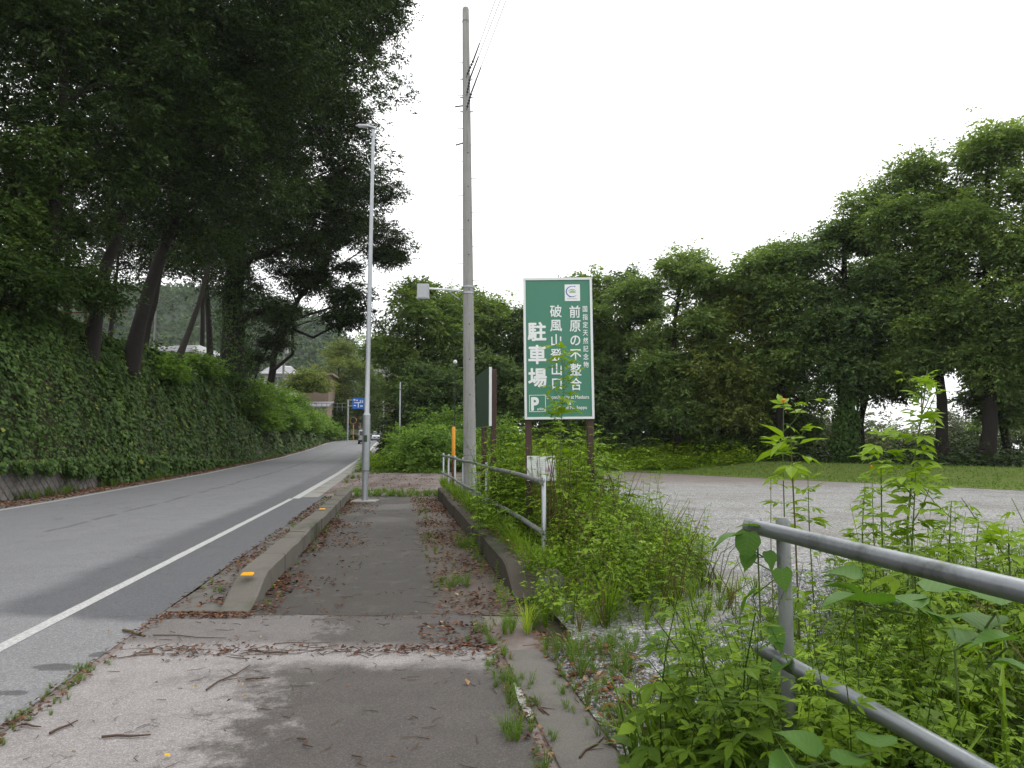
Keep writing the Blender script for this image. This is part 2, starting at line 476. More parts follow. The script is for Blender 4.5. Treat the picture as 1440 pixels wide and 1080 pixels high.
def apron_mat():
    m, nt = new_mat("apron_concrete"); co = coords(nt)
    s, x, y = sval(nt, co)
    big = noise(nt, co, .75, 5, .6); mid = noise(nt, co, 3.2, 7, .7)
    c = mixc(nt, mid, (.185, .170, .166), (.35, .326, .318))
    # damp, algae-darkened right side and middle
    edge = math_(nt, 'ADD', s, math_(nt, 'ADD', math_(nt, 'MULTIPLY', math_(nt, 'SUBTRACT', big, .5), 1.9), math_(nt, 'MULTIPLY', math_(nt, 'SUBTRACT', noise(nt, co, 6, 8, .8), .5), 1.1)))
    far_ = math_(nt, 'MULTIPLY', smooth_(nt, math_(nt, 'ABSOLUTE', math_(nt, 'SUBTRACT', math_(nt, 'ADD', y, math_(nt, 'MULTIPLY', mid, .5)), 5.62)), .10, .38), 1.0)
    dm = math_(nt, 'MULTIPLY', smooth_(nt, edge, -1.05, -.6), far_)
    dm = math_(nt, 'MAXIMUM', dm, math_(nt, 'MULTIPLY', smooth_(nt, math_(nt, 'ADD', y, math_(nt, 'MULTIPLY', mid, .3)), 5.72, 5.95), .62))
    c = mixc(nt, math_(nt, 'MULTIPLY', dm, .9), c, mixc(nt, mid, (.044, .037, .033), (.088, .077, .070)))
    bl = smooth_(nt, noise(nt, co, 1.3, 6, .7), .52, .68)
    c = mixc(nt, math_(nt, 'MULTIPLY', bl, .45), c, (.10, .092, .085))
    vc = N_(nt, "ShaderNodeTexVoronoi"); vc.feature = 'DISTANCE_TO_EDGE'; vc.inputs["Scale"].default_value = .8
    wc = N_(nt, "ShaderNodeVectorMath", operation='ADD'); nn_ = N_(nt, "ShaderNodeTexNoise"); nn_.inputs["Scale"].default_value = 2.4; nn_.inputs["Detail"].default_value = 7
    nt.links.new(co, nn_.inputs["Vector"]); nt.links.new(co, wc.inputs[0]); nt.links.new(nn_.outputs["Color"], wc.inputs[1]); nt.links.new(wc.outputs[0], vc.inputs["Vector"])
    ck = math_(nt, 'MULTIPLY', math_(nt, 'SUBTRACT', 1.0, smooth_(nt, vc.outputs["Distance"], .001, .006)), smooth_(nt, noise(nt, co, .9, 3), .5, .58))
    c = mixc(nt, math_(nt, 'MULTIPLY', ck, .6), c, (.05, .045, .04))
    pit = smooth_(nt, noise(nt, co, 38, 6, .8), .60, .70)
    c = mixc(nt, math_(nt, 'MULTIPLY', pit, .45), c, (.07, .062, .056))
    c = speckle(nt, co, c, .6, 170)
    finish(nt, c, .8, noise(nt, co, 120, 5, .7), .008, spec=.3, bs=.6)
    return m
M_apron = apron_mat()

def gravel_mat():
    m, nt = new_mat("gravel_ground"); co = coords(nt)
    v = N_(nt, "ShaderNodeTexVoronoi"); v.inputs["Scale"].default_value = 38; nt.links.new(co, v.inputs["Vector"])
    sep = N_(nt, "ShaderNodeSeparateColor"); nt.links.new(v.outputs["Color"], sep.inputs[0])
    c = ramp(nt, sep.outputs[0], [(0, (.13, .13, .125)), (.4, (.29, .29, .285)), (.8, (.41, .41, .40)), (1, (.58, .57, .565))])
    gap = smooth_(nt, v.outputs["Distance"], .35, .75)
    c = mixc(nt, math_(nt, 'MULTIPLY', gap, .6), c, (.07, .065, .06))
    mid = noise(nt, co, .6, 6, .65, (1, .6, 1))
    c = mixc(nt, math_(nt, 'MULTIPLY', smooth_(nt, mid, .48, .66), .6), c, (.17, .155, .14))
    c = mixc(nt, math_(nt, 'MULTIPLY', smooth_(nt, noise(nt, co, .9, 5, .6, (.12, 1.6, 1)), .52, .66), .4), c, (.15, .145, .14))
    # bare packed earth towards the far left of the lot
    s, x, y = sval(nt, co)
    wv = math_(nt, 'MULTIPLY', math_(nt, 'SUBTRACT', noise(nt, co, .22, 5), .5), 14)
    e = math_(nt, 'ADD', math_(nt, 'SUBTRACT', y, math_(nt, 'MULTIPLY', x, .15)), wv)
    xx = math_(nt, 'SUBTRACT', 1.0, smooth_(nt, math_(nt, 'ADD', x, wv), 13, 19))
    dirt = math_(nt, 'MULTIPLY', smooth_(nt, e, 24, 30), xx)
    c = mixc(nt, math_(nt, 'MULTIPLY', dirt, .85), c, mixc(nt, noise(nt, co, 1.4, 6, .7, (1, .4, 1)), (.12, .095, .078), (.25, .21, .19)))
    finish(nt, c, .9, v.outputs["Distance"], -.012, spec=.25, bs=.7)
    return m
M_gravel = gravel_mat()

def earth_mat():
    m, nt = new_mat("earth"); co = coords(nt)
    f = noise(nt, co, .9, 7, .7); g = noise(nt, co, 6, 5, .7)
    c = mixc(nt, f, (.030, .026, .016), (.075, .062, .042))
    c = mixc(nt, smooth_(nt, g, .45, .65), c, (.030, .048, .014))
    finish(nt, c, .95, g, .04, spec=.15)
    return m
M_earth = earth_mat()
def lawn_mat():
    m, nt = new_mat("lawn"); co = coords(nt)
    f = noise(nt, co, .5, 6, .65); g = noise(nt, co, 9, 5, .8)
    c = mixc(nt, f, (.055, .095, .018), (.105, .150, .030))
    c = mixc(nt, smooth_(nt, g, .35, .7), c, (.17, .21, .05))
    finish(nt, c, .9, g, .05, spec=.15)
    return m
M_lawn = lawn_mat()
def dirt_mat():
    m, nt = new_mat("packed_dirt"); co = coords(nt)
    f = noise(nt, co, .9, 6, .65, (1, .4, 1)); g = noise(nt, co, 9, 5, .7)
    c = mixc(nt, smooth_(nt, f, .3, .7), (.10, .078, .068), (.235, .205, .195))
    c = mixc(nt, smooth_(nt, g, .5, .7), c, (.14, .085, .065))
    finish(nt, c, .92, g, .01, spec=.2)
    return m
M_dirt = dirt_mat()
M_marking = None
def marking_mat():
    m, nt = new_mat("road_marking"); co = coords(nt)
    w = smooth_(nt, noise(nt, co, 34, 7, .85), .42, .56)
    w2 = smooth_(nt, noise(nt, co, 2.2, 4, .6), .62, .8)
    wear = math_(nt, 'MAXIMUM', math_(nt, 'MULTIPLY', w, .55), math_(nt, 'MULTIPLY', w2, .55))
    c = mixc(nt, wear, (.52, .52, .51), (.17, .17, .17))
    finish(nt, c, .7, noise(nt, co, 150, 3), .004, spec=.3)
    return m
M_marking = marking_mat()
M_gutter = concrete("gutter_concrete", (.26, .255, .235), (.15, .14, .12), False)
M_slab = concrete("old_slab", (.125, .115, .105), (.065, .055, .045), False)
M_hill = simple("hill_ground", (.030, .050, .022), .95, var=.4, scale=.05, bump=.2)

# ================================================================== GROUND AND ROADS
def grid_geo(Sx, Y, Z):
    """Sx, Y, Z arrays (ny, ns)"""
    V = np.stack([X(Sx, Y), Y, Z], -1)
    ny, ns = Sx.shape
    i = np.arange(ny - 1)[:, None] * ns; j = np.arange(ns - 1)[None, :]
    F = np.stack([i + j, i + j + 1, i + ns + j + 1, i + ns + j], -1).reshape(-1, 4)
    g = Geo(); g.add(V.reshape(-1, 3), F); return g
def structure(g, name, m, smooth=False, parent=None):
    return g.build(name, m, parent, smooth, kind='structure')

scol = np.concatenate([[-1600, -900, -500, -300, -200, -140, -100, -80, -66, -56, -48, -42, -37, -33, -30, -27.5, -25, -23, -21.5, -20, -19, -18, -17.2, -16.5, -15.8, -15.2],
                       np.arange(-14.8, -10.95, .25), [-10.84, -10.78, -10.4, -9.8, -9.3, -6, -2.3, -2.0, -1.3, 1.0, 1.25, 1.5, 2, 3, 4, 5, 6.5, 8, 10, 12, 14, 17, 20, 23, 26, 30, 34, 38, 42, 46, 50, 55, 60, 66, 74, 85, 100, 130, 180, 260, 400, 700, 1600]])
yrow = np.concatenate([np.arange(-30, 0, 3), np.arange(0, 60, .75), np.arange(60, 151, 1.5), [160, 175, 190, 220, 260, 320, 400, 600, 900, 1600]])
SS, YY = np.meshgrid(scol, yrow)
structure(grid_geo(SS, YY, H(SS, YY) - .05), "ground", M_earth, True)

def strip(name, s0, s1, y0, y1, m, dz=0.0, ns=8, dy=.5, zf=zroad, edge=None, thick=None):
    ys = np.arange(y0, y1 + dy * .5, dy); t = np.linspace(0, 1, ns + 1)
    a = s0(ys) if callable(s0) else np.full(len(ys), float(s0)); b = s1(ys) if callable(s1) else np.full(len(ys), float(s1))
    Sx = a[:, None] + (b - a)[:, None] * t; Y = np.repeat(ys[:, None], ns + 1, 1).astype(float)
    if edge is not None:   # uneven first and last rows
        Y[0] += edge(Sx[0]); Y[-1] += edge(Sx[-1])
    return structure(grid_geo(Sx, Y, zf(Y) + dz), name, m, True)

ROAD_R = -2.15
strip("verge", -10.75, -9.60, -28, 180, M_dirt, -.006, 3, 1.0)
strip("road", -9.62, lambda y: ROAD_R + .025 * wob(y, y * .3, 3), -28, 190, M_asphalt, 0, 8, 1.0)
# edge lines
strip("road_marking", -9.45, -9.31, -28, 180, M_marking, .004, 1, 1.0)
strip("road_marking", lambda y: -3.08 + .008 * wob(y, y, 4), -2.955, -28, 20.4, M_marking, .004, 1, .25)
strip("road_marking", -3.03, -2.80, 20.6, 180, M_marking, .004, 1, .5)
strip("gutter", -2.78, -2.30, 21, 180, M_gutter, .006, 1, 1)
strip("shoulder", lambda y: ROAD_R + .03 + .03 * wob(y, y * .3, 3), -1.62, 6.75, 21.5, M_slab, .006, 3, .25)

def crack(sv): return .09 * wob(sv * .9, sv * .4, 1.6) + .03 * wob(sv * 5, sv * 3, 2, 2)
strip("joint_dirt", ROAD_R - .02, 1.19, -6, 6.9, M_dirt, -.006, 4, .5)
# foreground concrete apron in three pours with open joints
strip("apron", lambda y: ROAD_R + .045 + .035 * wob(y, y * .4, 4, 1), .74, -6, 5.44, M_apron, .004, 40, .25, edge=lambda s_: np.where(True, crack(s_), 0) )
strip("apron", lambda y: ROAD_R + .045 + .035 * wob(y, y * .4, 4, 1), .78, 5.475, 6.575, M_apron, .007, 40, .1, edge=lambda s_: crack(s_))
strip("apron", .80, 1.12, -6, 5.62, M_slab, .010, 4, .25, edge=lambda s_: .02 * wob(s_ * 5, s_, 3))
strip("footpath", -1.36, 1.19, 6.60, 21.4, M_path, .004, 24, .25, edge=lambda s_: crack(s_))
strip("driveway", -2.28, 6, 21.5, 36.5, M_dirt, .008, 12, .5)
# old white paint patch by the gutter
g = Geo()
pa = [on_ground(722, 962), on_ground(738, 968), on_ground(752, 1003), on_ground(750, 1017), on_ground(741, 1012), on_ground(728, 985)]
g.add([(p.x, p.y, .009) for p in pa], [list(range(6))[::-1]])
structure(g, "road_marking", M_marking)

# gravel lot
ys = np.arange(-6, 42.1, 1.0)
left = np.where(ys < 5.7, 1.14, np.where(ys < 21, 1.45, 6.0))
g = Geo()
tt = np.linspace(0, 1, 30)
xr = np.where(ys < 24, 40.0, 0) ; 
far_x = 5.9 + (42 - ys) * (11.4 / 18)
rightx = np.minimum(60, np.where(ys > 8, far_x, 60)) + .5 * wob(ys, ys, .8)
Sx = left[:, None] + (S(rightx, ys) - left)[:, None] * tt
Yg = np.repeat(ys[:, None], len(tt), 1)
structure(grid_geo(Sx, Yg, np.full(Yg.shape, .0) + .004), "gravel_lot", M_gravel)
# mown grass strip behind the lot
us = np.linspace(-14, 60, 60); ws = np.linspace(-.2, 9, 14)
U, W = np.meshgrid(us, ws)
dxl, dyl = 11.4 / 21.3, -18 / 21.3
GX = np.where(U > 0, 5.9 + U * dxl, 5.9 + U) + W * .845 * (U > 0)
GY = np.where(U > 0, 42 + U * dyl, 42) + W * np.where(U > 0, .535, 1.0)
GS = S(GX, GY)
GYn = GY + .3 * wob(GX, GY, .9) * (W < .1)
V = np.stack([GX, GYn, H(S(GX, GYn), GYn) + .015 - .0 * W], -1)
ny, ns = U.shape
i = np.arange(ny - 1)[:, None] * ns; j = np.arange(ns - 1)[None, :]
g = Geo(); g.add(V.reshape(-1, 3), np.stack([i + j, i + j + 1, i + ns + j + 1, i + ns + j], -1).reshape(-1, 4))
structure(g, "lawn", M_lawn, True)

# kerbs ------------------------------------------------------------
def kerb(name, s_out, s_in, y0, y1, h, m, step=.2, ramp_len=.9, side=1, zb=-.02):
    """kerb profile swept along the road; the near end ramps down"""
    ys = np.linspace(y0, y1, max(3, int((y1 - y0) / step)))
    g = Geo()
    prof = [(0, 0), (0, .94), (.07, 1.0), (.5, 1.01), (.90, 1.0), (.985, .93), (1.0, 0)]
    P = []
    for y in ys:
        k = float(sstep(-.1, 1, (y - y0) / ramp_len)) if ramp_len > 0 else 1
        k = max(k, .12)
        w = s_in - s_out
        P.append([(X(s_out + w * a + .008 * wob(y, a * 3, 3), y), y, zb + float(zroad(y)) + h * k * b + .006 * wob(y, a, 6)) for a, b in prof])
    P = np.array(P); n = len(prof); k = len(ys)
    i = np.arange(k - 1)[:, None] * n; j = np.arange(n - 1)[None, :]
    g.add(P.reshape(-1, 3), np.stack([i + j, i + n + j, i + n + j + 1, i + j + 1], -1).reshape(-1, 4))
    g.add(P[0], [list(range(n))[::-1]]); g.add(P[-1], [list(range(n))])
    return structure(g, name, m)
kerb("kerb", -1.64, -1.34, 6.72, 8.73, .26, M_kerb)
for k in range(6): kerb("kerb", -1.64 + .006 * (-1) ** k, -1.34 + .005 * (-1) ** k, 8.74 + 2.09 * k, 8.74 + 2.09 * k + 2.08, .26 + .006 * math.sin(k * 2.1), M_kerb, ramp_len=0, step=.187)
kerb("kerb", 1.20, 1.62, 7.3, 9.41, .29, M_kerb_dark, ramp_len=.9)
for k in range(6): kerb("kerb", 1.20 + .008 * (-1) ** k, 1.62, 9.42 + 1.95 * k, 9.42 + 1.95 * k + 1.94, .29 + .008 * math.sin(k * 1.7), M_kerb_dark, ramp_len=0, step=.191)

# retaining wall on the left: sloping face of diamond-laid blocks ------------------
wall = thing("retaining_wall", "grey diamond block retaining wall at the foot of the ivy bank", "wall", (X(-10.75, 18), 18, 0))
def wall_obj(gm, name, m, mats=None):
    o = gm.build(name, m, wall); o.matrix_parent_inverse = Matrix.Translation(-wall.location); return o
g = Geo()
ysw = np.arange(2, 46, .5)
wh = np.interp(ysw, [0, 28, 38, 46], [1.02, 1.02, .5, .1])
P = []
for y, h in zip(ysw, wh):
    z = float(zroad(y)) - .05
    P.append([(X(-10.66, y), y, z), (X(-10.77, y), y, z + h), (X(-11.02, y), y, z + h + .03)])
P = np.array(P); k = len(ysw)
i = np.arange(k - 1)[:, None] * 3; j = np.arange(2)[None, :]
g.add(P.reshape(-1, 3), np.stack([i + j, i + 3 + j, i + 3 + j + 1, i + j + 1], -1).reshape(-1, 4))
wall_obj(g, "wall_face", M_wall)
g = Geo()
b = .165
V = [(0, -b, 0), (0, 0, -b), (0, b, 0), (0, 0, b)]
V2 = [(.035, v[1] * .86, v[2] * .86) for v in V]
g.add(V + V2, [(0, 1, 5, 4), (1, 2, 6, 5), (2, 3, 7, 6), (3, 0, 4, 7), (4, 5, 6, 7)])
blk = g.mesh("block", M_wall)
for r in range(5):
    for c in range(48):
        y = 11.5 + c * .36 + (r % 2) * .18; z = .12 + r * .18
        if y > 28: continue
        o = bpy.data.objects.new("block", blk); COL.objects.link(o); o.parent = wall
        o.location = Vector((X(-10.66 - .11 * z / 1.0, y) + .004, y, z + float(zroad(y)) - .03 + .004 * wob(y, z, 9))) - wall.location
        o.rotation_euler = (random.uniform(-.03, .03), -.11, .16)

# ================================================================== HILLS
hx = np.linspace(-620, 60, 90); hy = np.linspace(210, 900, 60)
HX, HY = np.meshgrid(hx, hy)
def hill_z(x, y):
    px = x / y * 1000 + 720
    sky = np.interp(px, [-400, 0, 110, 250, 380, 409, 425, 450, 470, 500, 560, 610], [390, 392, 398, 408, 430, 438, 444, 452, 466, 492, 545, 605])
    D0 = 500
    top = 1.55 + (625 - sky) / 1000 * D0 - 7
    f = sstep(200, 500, y) * np.where(y > 500, sstep(1400, 500, y), 1)
    return 3 + np.maximum(top - 3, 0) * f + 7 * wob(x, y, .012) * f
g = Geo()
V = np.stack([HX, HY, hill_z(HX, HY)], -1)
ny, ns = HX.shape
i = np.arange(ny - 1)[:, None] * ns; j = np.arange(ns - 1)[None, :]
g.add(V.reshape(-1, 3), np.stack([i + j, i + j + 1, i + ns + j + 1, i + ns + j], -1).reshape(-1, 4))
structure(g, "hill", M_hill, True)

# ================================================================== FOLIAGE GENERATORS
def sprays(C, Rr, n_spray, n_leaf, L, flat=.6, Ls=None, W=.55, up=.55, quad=False, droop=.15):
    """leaf triangles for clumps centred C (N,3) with radii Rr (N,)"""
    N = len(C)
    if Ls is None: Ls = L * 4
    d = norm(rng.normal(size=(N * n_spray, 3)))
    c = np.repeat(C, n_spray, 0); r = np.repeat(Rr, n_spray)
    rad = r * rng.uniform(.35, 1.0, len(r)) ** .6
    o = c + d * rad[:, None] * np.array([1, 1, flat])
    t = d * np.array([1, 1, .35]) + rng.normal(0, .45, d.shape) * np.array([1, 1, .5]); t[:, 2] -= droop
    t = norm(t)
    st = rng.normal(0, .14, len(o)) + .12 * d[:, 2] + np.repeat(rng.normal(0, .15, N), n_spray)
    o = o + norm(rng.normal(size=o.shape)) * (r * (rng.random(len(o)) < .12) * .7)[:, None]
    M = len(o) * n_leaf
    oo = np.repeat(o, n_leaf, 0); tt = np.repeat(t, n_leaf, 0); sp = np.repeat(st, n_leaf)
    u = rng.uniform(0, 1, M)
    nrm = np.zeros((M, 3)); nrm[:, 2] = up; nrm += rng.normal(0, .42, (M, 3)); nrm = norm(nrm)
    side = norm(np.cross(tt, np.array([0, 0, 1.0]))) * np.where(rng.random(M) < .5, -1, 1)[:, None]
    p = oo + tt * (u * Ls)[:, None] + side * (rng.uniform(0, .18, M) * Ls)[:, None] + rng.normal(0, L * .3, (M, 3))
    p[:, 2] -= droop * Ls * u * u
    ld = norm(tt * .7 + side * rng.uniform(.2, 1.1, M)[:, None] + rng.normal(0, .25, (M, 3)))
    ld[:, 2] -= .12
    s_ = norm(np.cross(nrm, ld)); LL = L * rng.uniform(.65, 1.2, M)
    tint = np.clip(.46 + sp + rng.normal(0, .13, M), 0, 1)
    if quad:
        A = p; B = p + ld * (LL * .45)[:, None] + s_ * (LL * W * .5)[:, None]; Cc = p + ld * LL[:, None] - np.array([0, 0, 1]) * (LL * .12)[:, None]
        Dd = p + ld * (LL * .45)[:, None] - s_ * (LL * W * .5)[:, None]
        V = np.stack([A, B, Cc, Dd], 1).reshape(-1, 3); F = np.arange(M * 4).reshape(M, 4)
    else:
        A = p - s_ * (LL * W * .5)[:, None]; B = p + s_ * (LL * W * .5)[:, None]; Cc = p + ld * LL[:, None]
        V = np.stack([A, B, Cc], 1).reshape(-1, 3); F = np.arange(M * 3).reshape(M, 3)
    return V, F, tint

def clumps_in(lobes, per, rc, dens=None):
    """clump centres filling ellipsoid lobes [(c, rx, rz)]"""
    C, K = [], []
    for li, (c, rx, rz) in enumerate(lobes):
        n = max(6, int(per * (rx * rx * rz) ** .75))
        d = norm(rng.normal(size=(n, 3))); r = rng.uniform(.15, 1, n) ** .5
        p = np.array(c) + d * (r * np.where(rng.random(n) < .2, 1.15, .9))[:, None] * np.array([rx, rx, rz])
        C.append(p); K.append(np.full(n, li))
    return np.concatenate(C), np.concatenate(K)

def branch_path(a, b, n=5, wig=.12, sag=.1):
    a = np.array(a, float); b = np.array(b, float); L = np.linalg.norm(b - a)
    t = np.linspace(0, 1, n)[:, None]
    mid = np.array([0, 0, 1.0]) * sag * L
    P = a + (b - a) * t + mid * (4 * t * (1 - t)) * .5
    P[1:-1] += rng.normal(0, wig * L / n, (n - 2, 3))
    return P

def tree(name, label, cat, group, base, trunk, lobes, r0, n_leaves, L, mat, bark=None, rc=1.3, flat=.55, per=1.0, up=.55, W=.55, ivy=False, n_leaf=14, twigs=26):
    base = Vector(base)
    root = thing(name, label, cat, base, 0, group)
    b = np.array(base)
    lob = [((np.array(c) - b), rx, rz) for c, rx, rz in lobes]
    tr = [np.zeros(3) + np.array([0, 0, -.4])] + [np.array(p) - b for p in trunk]
    # densify the trunk
    P = [tr[0]]
    for q in range(len(tr) - 1):
        for k in range(1, 5):
            P.append(tr[q] + (tr[q + 1] - tr[q]) * k / 4 + rng.normal(0, r0 * .12, 3) * (k < 4))
    P = np.array(P)
    rr = r0 * (1 - .72 * np.linspace(0, 1, len(P)) ** .9); rr[0] *= 1.5; rr[1] *= 1.12
    g = Geo(); tube(g, P, rr, 10)
    C, K = clumps_in(lob, per, rc)
    for li, (c, rx, rz) in enumerate(lob):
        c = np.array(c)
        # attach to the trunk below the lobe
        cand = [k for k in range(3, len(P)) if P[k][2] < c[2] - .15 * np.linalg.norm(c[:2] - P[k][:2])] or [len(P) // 2]
        k = max(cand, key=lambda q: P[q][2] - .25 * abs(P[q][2] - (c[2] - .55 * np.linalg.norm(c[:2] - P[q][:2]))) * 3)
        path = branch_path(P[k], c, 6, .25, .12)
        rl = rr[k] * .52
        tube(g, path, np.linspace(rl, rl * .35, 6), 7)
        mine = C[K == li]
        for q in mine[:twigs]:
            w = rng.integers(2, 6)
            pb = branch_path(path[w], q, 4, .25, .05)
            tube(g, pb, np.linspace(rl * .26, .012, 4), 4, cap=False)
    g.build("trunk", bark or M_bark, root, True)
    ns_ = max(2, int(n_leaves / (len(C) * n_leaf)))
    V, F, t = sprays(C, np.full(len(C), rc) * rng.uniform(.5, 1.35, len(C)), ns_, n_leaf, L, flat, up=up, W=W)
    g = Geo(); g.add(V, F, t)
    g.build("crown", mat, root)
    if ivy:   # ivy leaves wrapping the lower trunk
        n = 5200
        k = rng.integers(0, max(6, int(len(P) * .55)), n); f = rng.random(n)[:, None]
        ctr = P[k] * (1 - f) + P[k + 1] * f
        a = rng.uniform(0, 2 * math.pi, n); o = np.stack([np.cos(a), np.sin(a), np.zeros(n)], -1)
        ext = rr[k] + rng.uniform(-.05, .38, n) * r0 / .5
        p = ctr + o * ext[:, None]; p[:, 2] = np.maximum(p[:, 2], 0)
        nr = norm(o + rng.normal(0, .4, (n, 3))); dn = norm(np.array([0, 0, -1.0]) + rng.normal(0, .4, (n, 3)))
        s_ = norm(np.cross(nr, dn)); LL = .17 * rng.uniform(.7, 1.3, n)
        V = np.stack([p - s_ * (LL * .5)[:, None], p + s_ * (LL * .5)[:, None], p + dn * LL[:, None]], 1).reshape(-1, 3)
        g = Geo(); g.add(V, np.arange(n * 3).reshape(n, 3), np.clip(rng.normal(.35, .15, n), 0, 1)); g.build("ivy", M_ivy, root)
    return root

def auto_lobes(px, top, bot, hw, D, n=9, seed=0, skew=0, depth=.8):
    r_ = np.random.default_rng(seed)
    out = []
    R = hw * D / 1000.0
    zt = at(px, top, D).z; zb = at(px, bot, D).z
    Hh = zt - zb
    for k in range(n):
        h = (k + .5) / n
        wid = math.sin(math.pi * min(.97, .16 + .80 * (1 - h) ** .8)) ** .6     # widest below the middle
        a = k * 2.4 + r_.uniform(0, 1)
        rl = R * r_.uniform(.38, .50) * (1.0 - .35 * max(0, h - .6) / .4)
        off = max(0, R * wid - rl * .9) * (0.92 if k < n - 1 else .1)
        x = at(px + skew * h, top, D).x + math.cos(a) * off
        y = D + math.sin(a) * off * depth
        rz = min(rl * .72, Hh * .3)
        z = zb + rz * .8 + (Hh - rz * 1.8) * h
        out.append(((x, y, z), rl, rz))
    return out

def far_tree(px, top, bot, hw, D, label, mat, n_leaves=26000, L=.26, seed=0, n=9, base_px=None, group="trees behind the gravel lot", ivy=False, r0=None, bark=None, per=1.0, skew=0, name="broadleaf_tree", rc=None, base_y=None):
    bx = at(base_px if base_px is not None else px, 650, D).x
    bz = float(H(S(bx, D), D))
    lob = auto_lobes(px, top, bot, hw, D, n, seed, skew)
    tp = at(px + skew * .8, top, D)
    base = Vector((bx, D, bz))
    zt = tp.z
    tr = [Vector((bx + (tp.x - bx) * f + .25 * math.sin(f * 5 + seed), D, bz + (zt - bz) * h_)) for f, h_ in ((.15, .2), (.45, .45), (.85, .82))]
    R = hw * D / 1000.0
    return tree(name, label, "tree", group, base, tr, lob, r0 or .05 * R + .12, n_leaves, L, mat, bark, rc or max(.8, R * .24), per=per, ivy=ivy)


# ================================================================== TREES ON THE LEFT BANK
def lobes_px(L):
    return [(tuple(at(px, py, D)), rx, rz) for px, py, D, rx, rz in L]
def bank_tree(label, bpx, D, pts, lobes, r0, n, L, mat, **kw):
    bx = at(bpx, 500, D).x; bz = float(H(S(bx, D), D))
    tr = [at(px, py, d) for px, py, d in pts]
    return tree("bank_tree", label, "tree", "tall trees on the ivy bank", (bx, D, bz), tr, lobes_px(lobes), r0, n, L, mat, **kw)
bank_tree("tall dark tree with a thick upright trunk near the left edge above the ivy", 62, 27, [(72, 330, 24), (90, 150, 24), (100, -120, 24)],
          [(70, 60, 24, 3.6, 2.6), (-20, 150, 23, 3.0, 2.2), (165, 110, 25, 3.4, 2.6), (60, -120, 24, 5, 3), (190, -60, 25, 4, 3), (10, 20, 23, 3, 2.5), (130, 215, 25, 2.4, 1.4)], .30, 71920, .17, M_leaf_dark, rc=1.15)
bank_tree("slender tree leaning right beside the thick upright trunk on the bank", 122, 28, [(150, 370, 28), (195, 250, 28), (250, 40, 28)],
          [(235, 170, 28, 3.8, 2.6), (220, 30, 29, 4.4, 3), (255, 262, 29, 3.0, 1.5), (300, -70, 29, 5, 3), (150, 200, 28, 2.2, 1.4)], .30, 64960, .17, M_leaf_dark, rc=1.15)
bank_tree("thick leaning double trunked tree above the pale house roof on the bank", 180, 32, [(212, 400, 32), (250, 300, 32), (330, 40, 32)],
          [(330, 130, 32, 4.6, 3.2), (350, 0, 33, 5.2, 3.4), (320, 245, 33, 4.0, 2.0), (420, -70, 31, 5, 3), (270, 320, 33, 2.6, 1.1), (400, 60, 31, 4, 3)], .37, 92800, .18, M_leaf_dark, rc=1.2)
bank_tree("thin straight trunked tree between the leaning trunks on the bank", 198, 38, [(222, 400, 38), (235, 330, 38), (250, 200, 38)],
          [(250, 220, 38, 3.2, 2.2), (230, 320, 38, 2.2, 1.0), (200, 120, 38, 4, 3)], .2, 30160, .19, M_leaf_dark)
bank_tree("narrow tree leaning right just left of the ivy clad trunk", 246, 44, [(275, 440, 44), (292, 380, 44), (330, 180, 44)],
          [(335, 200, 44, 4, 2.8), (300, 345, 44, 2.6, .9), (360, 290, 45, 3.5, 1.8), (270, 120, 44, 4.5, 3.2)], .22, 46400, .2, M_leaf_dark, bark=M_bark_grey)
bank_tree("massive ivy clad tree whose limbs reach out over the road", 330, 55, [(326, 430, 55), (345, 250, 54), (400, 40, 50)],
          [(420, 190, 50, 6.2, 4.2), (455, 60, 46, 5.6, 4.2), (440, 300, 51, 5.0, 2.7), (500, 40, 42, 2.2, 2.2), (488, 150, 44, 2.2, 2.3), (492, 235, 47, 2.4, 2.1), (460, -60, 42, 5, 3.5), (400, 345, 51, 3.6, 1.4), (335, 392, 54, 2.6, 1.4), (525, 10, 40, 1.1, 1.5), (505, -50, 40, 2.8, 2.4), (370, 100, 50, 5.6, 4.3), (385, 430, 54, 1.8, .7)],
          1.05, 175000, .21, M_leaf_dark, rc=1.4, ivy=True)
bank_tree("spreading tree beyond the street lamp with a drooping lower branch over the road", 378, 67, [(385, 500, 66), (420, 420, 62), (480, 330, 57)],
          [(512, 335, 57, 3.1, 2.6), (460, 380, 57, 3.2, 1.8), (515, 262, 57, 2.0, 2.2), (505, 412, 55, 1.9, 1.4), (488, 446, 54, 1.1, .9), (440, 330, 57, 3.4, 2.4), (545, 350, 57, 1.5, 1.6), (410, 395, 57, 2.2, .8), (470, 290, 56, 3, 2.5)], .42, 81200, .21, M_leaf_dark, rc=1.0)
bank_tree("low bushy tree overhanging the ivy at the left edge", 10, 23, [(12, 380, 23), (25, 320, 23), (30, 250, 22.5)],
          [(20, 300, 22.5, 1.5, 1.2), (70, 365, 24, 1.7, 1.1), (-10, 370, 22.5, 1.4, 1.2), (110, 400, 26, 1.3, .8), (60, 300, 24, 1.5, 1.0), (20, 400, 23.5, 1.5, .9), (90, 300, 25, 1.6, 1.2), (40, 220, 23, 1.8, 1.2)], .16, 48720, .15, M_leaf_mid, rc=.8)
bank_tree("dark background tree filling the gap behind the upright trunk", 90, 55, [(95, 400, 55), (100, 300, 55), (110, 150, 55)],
          [(110, 180, 55, 6, 4), (40, 240, 55, 5, 3), (170, 60, 55, 7, 5), (20, 90, 55, 7, 5)], .3, 41760, .28, M_leaf_dark, rc=1.7)
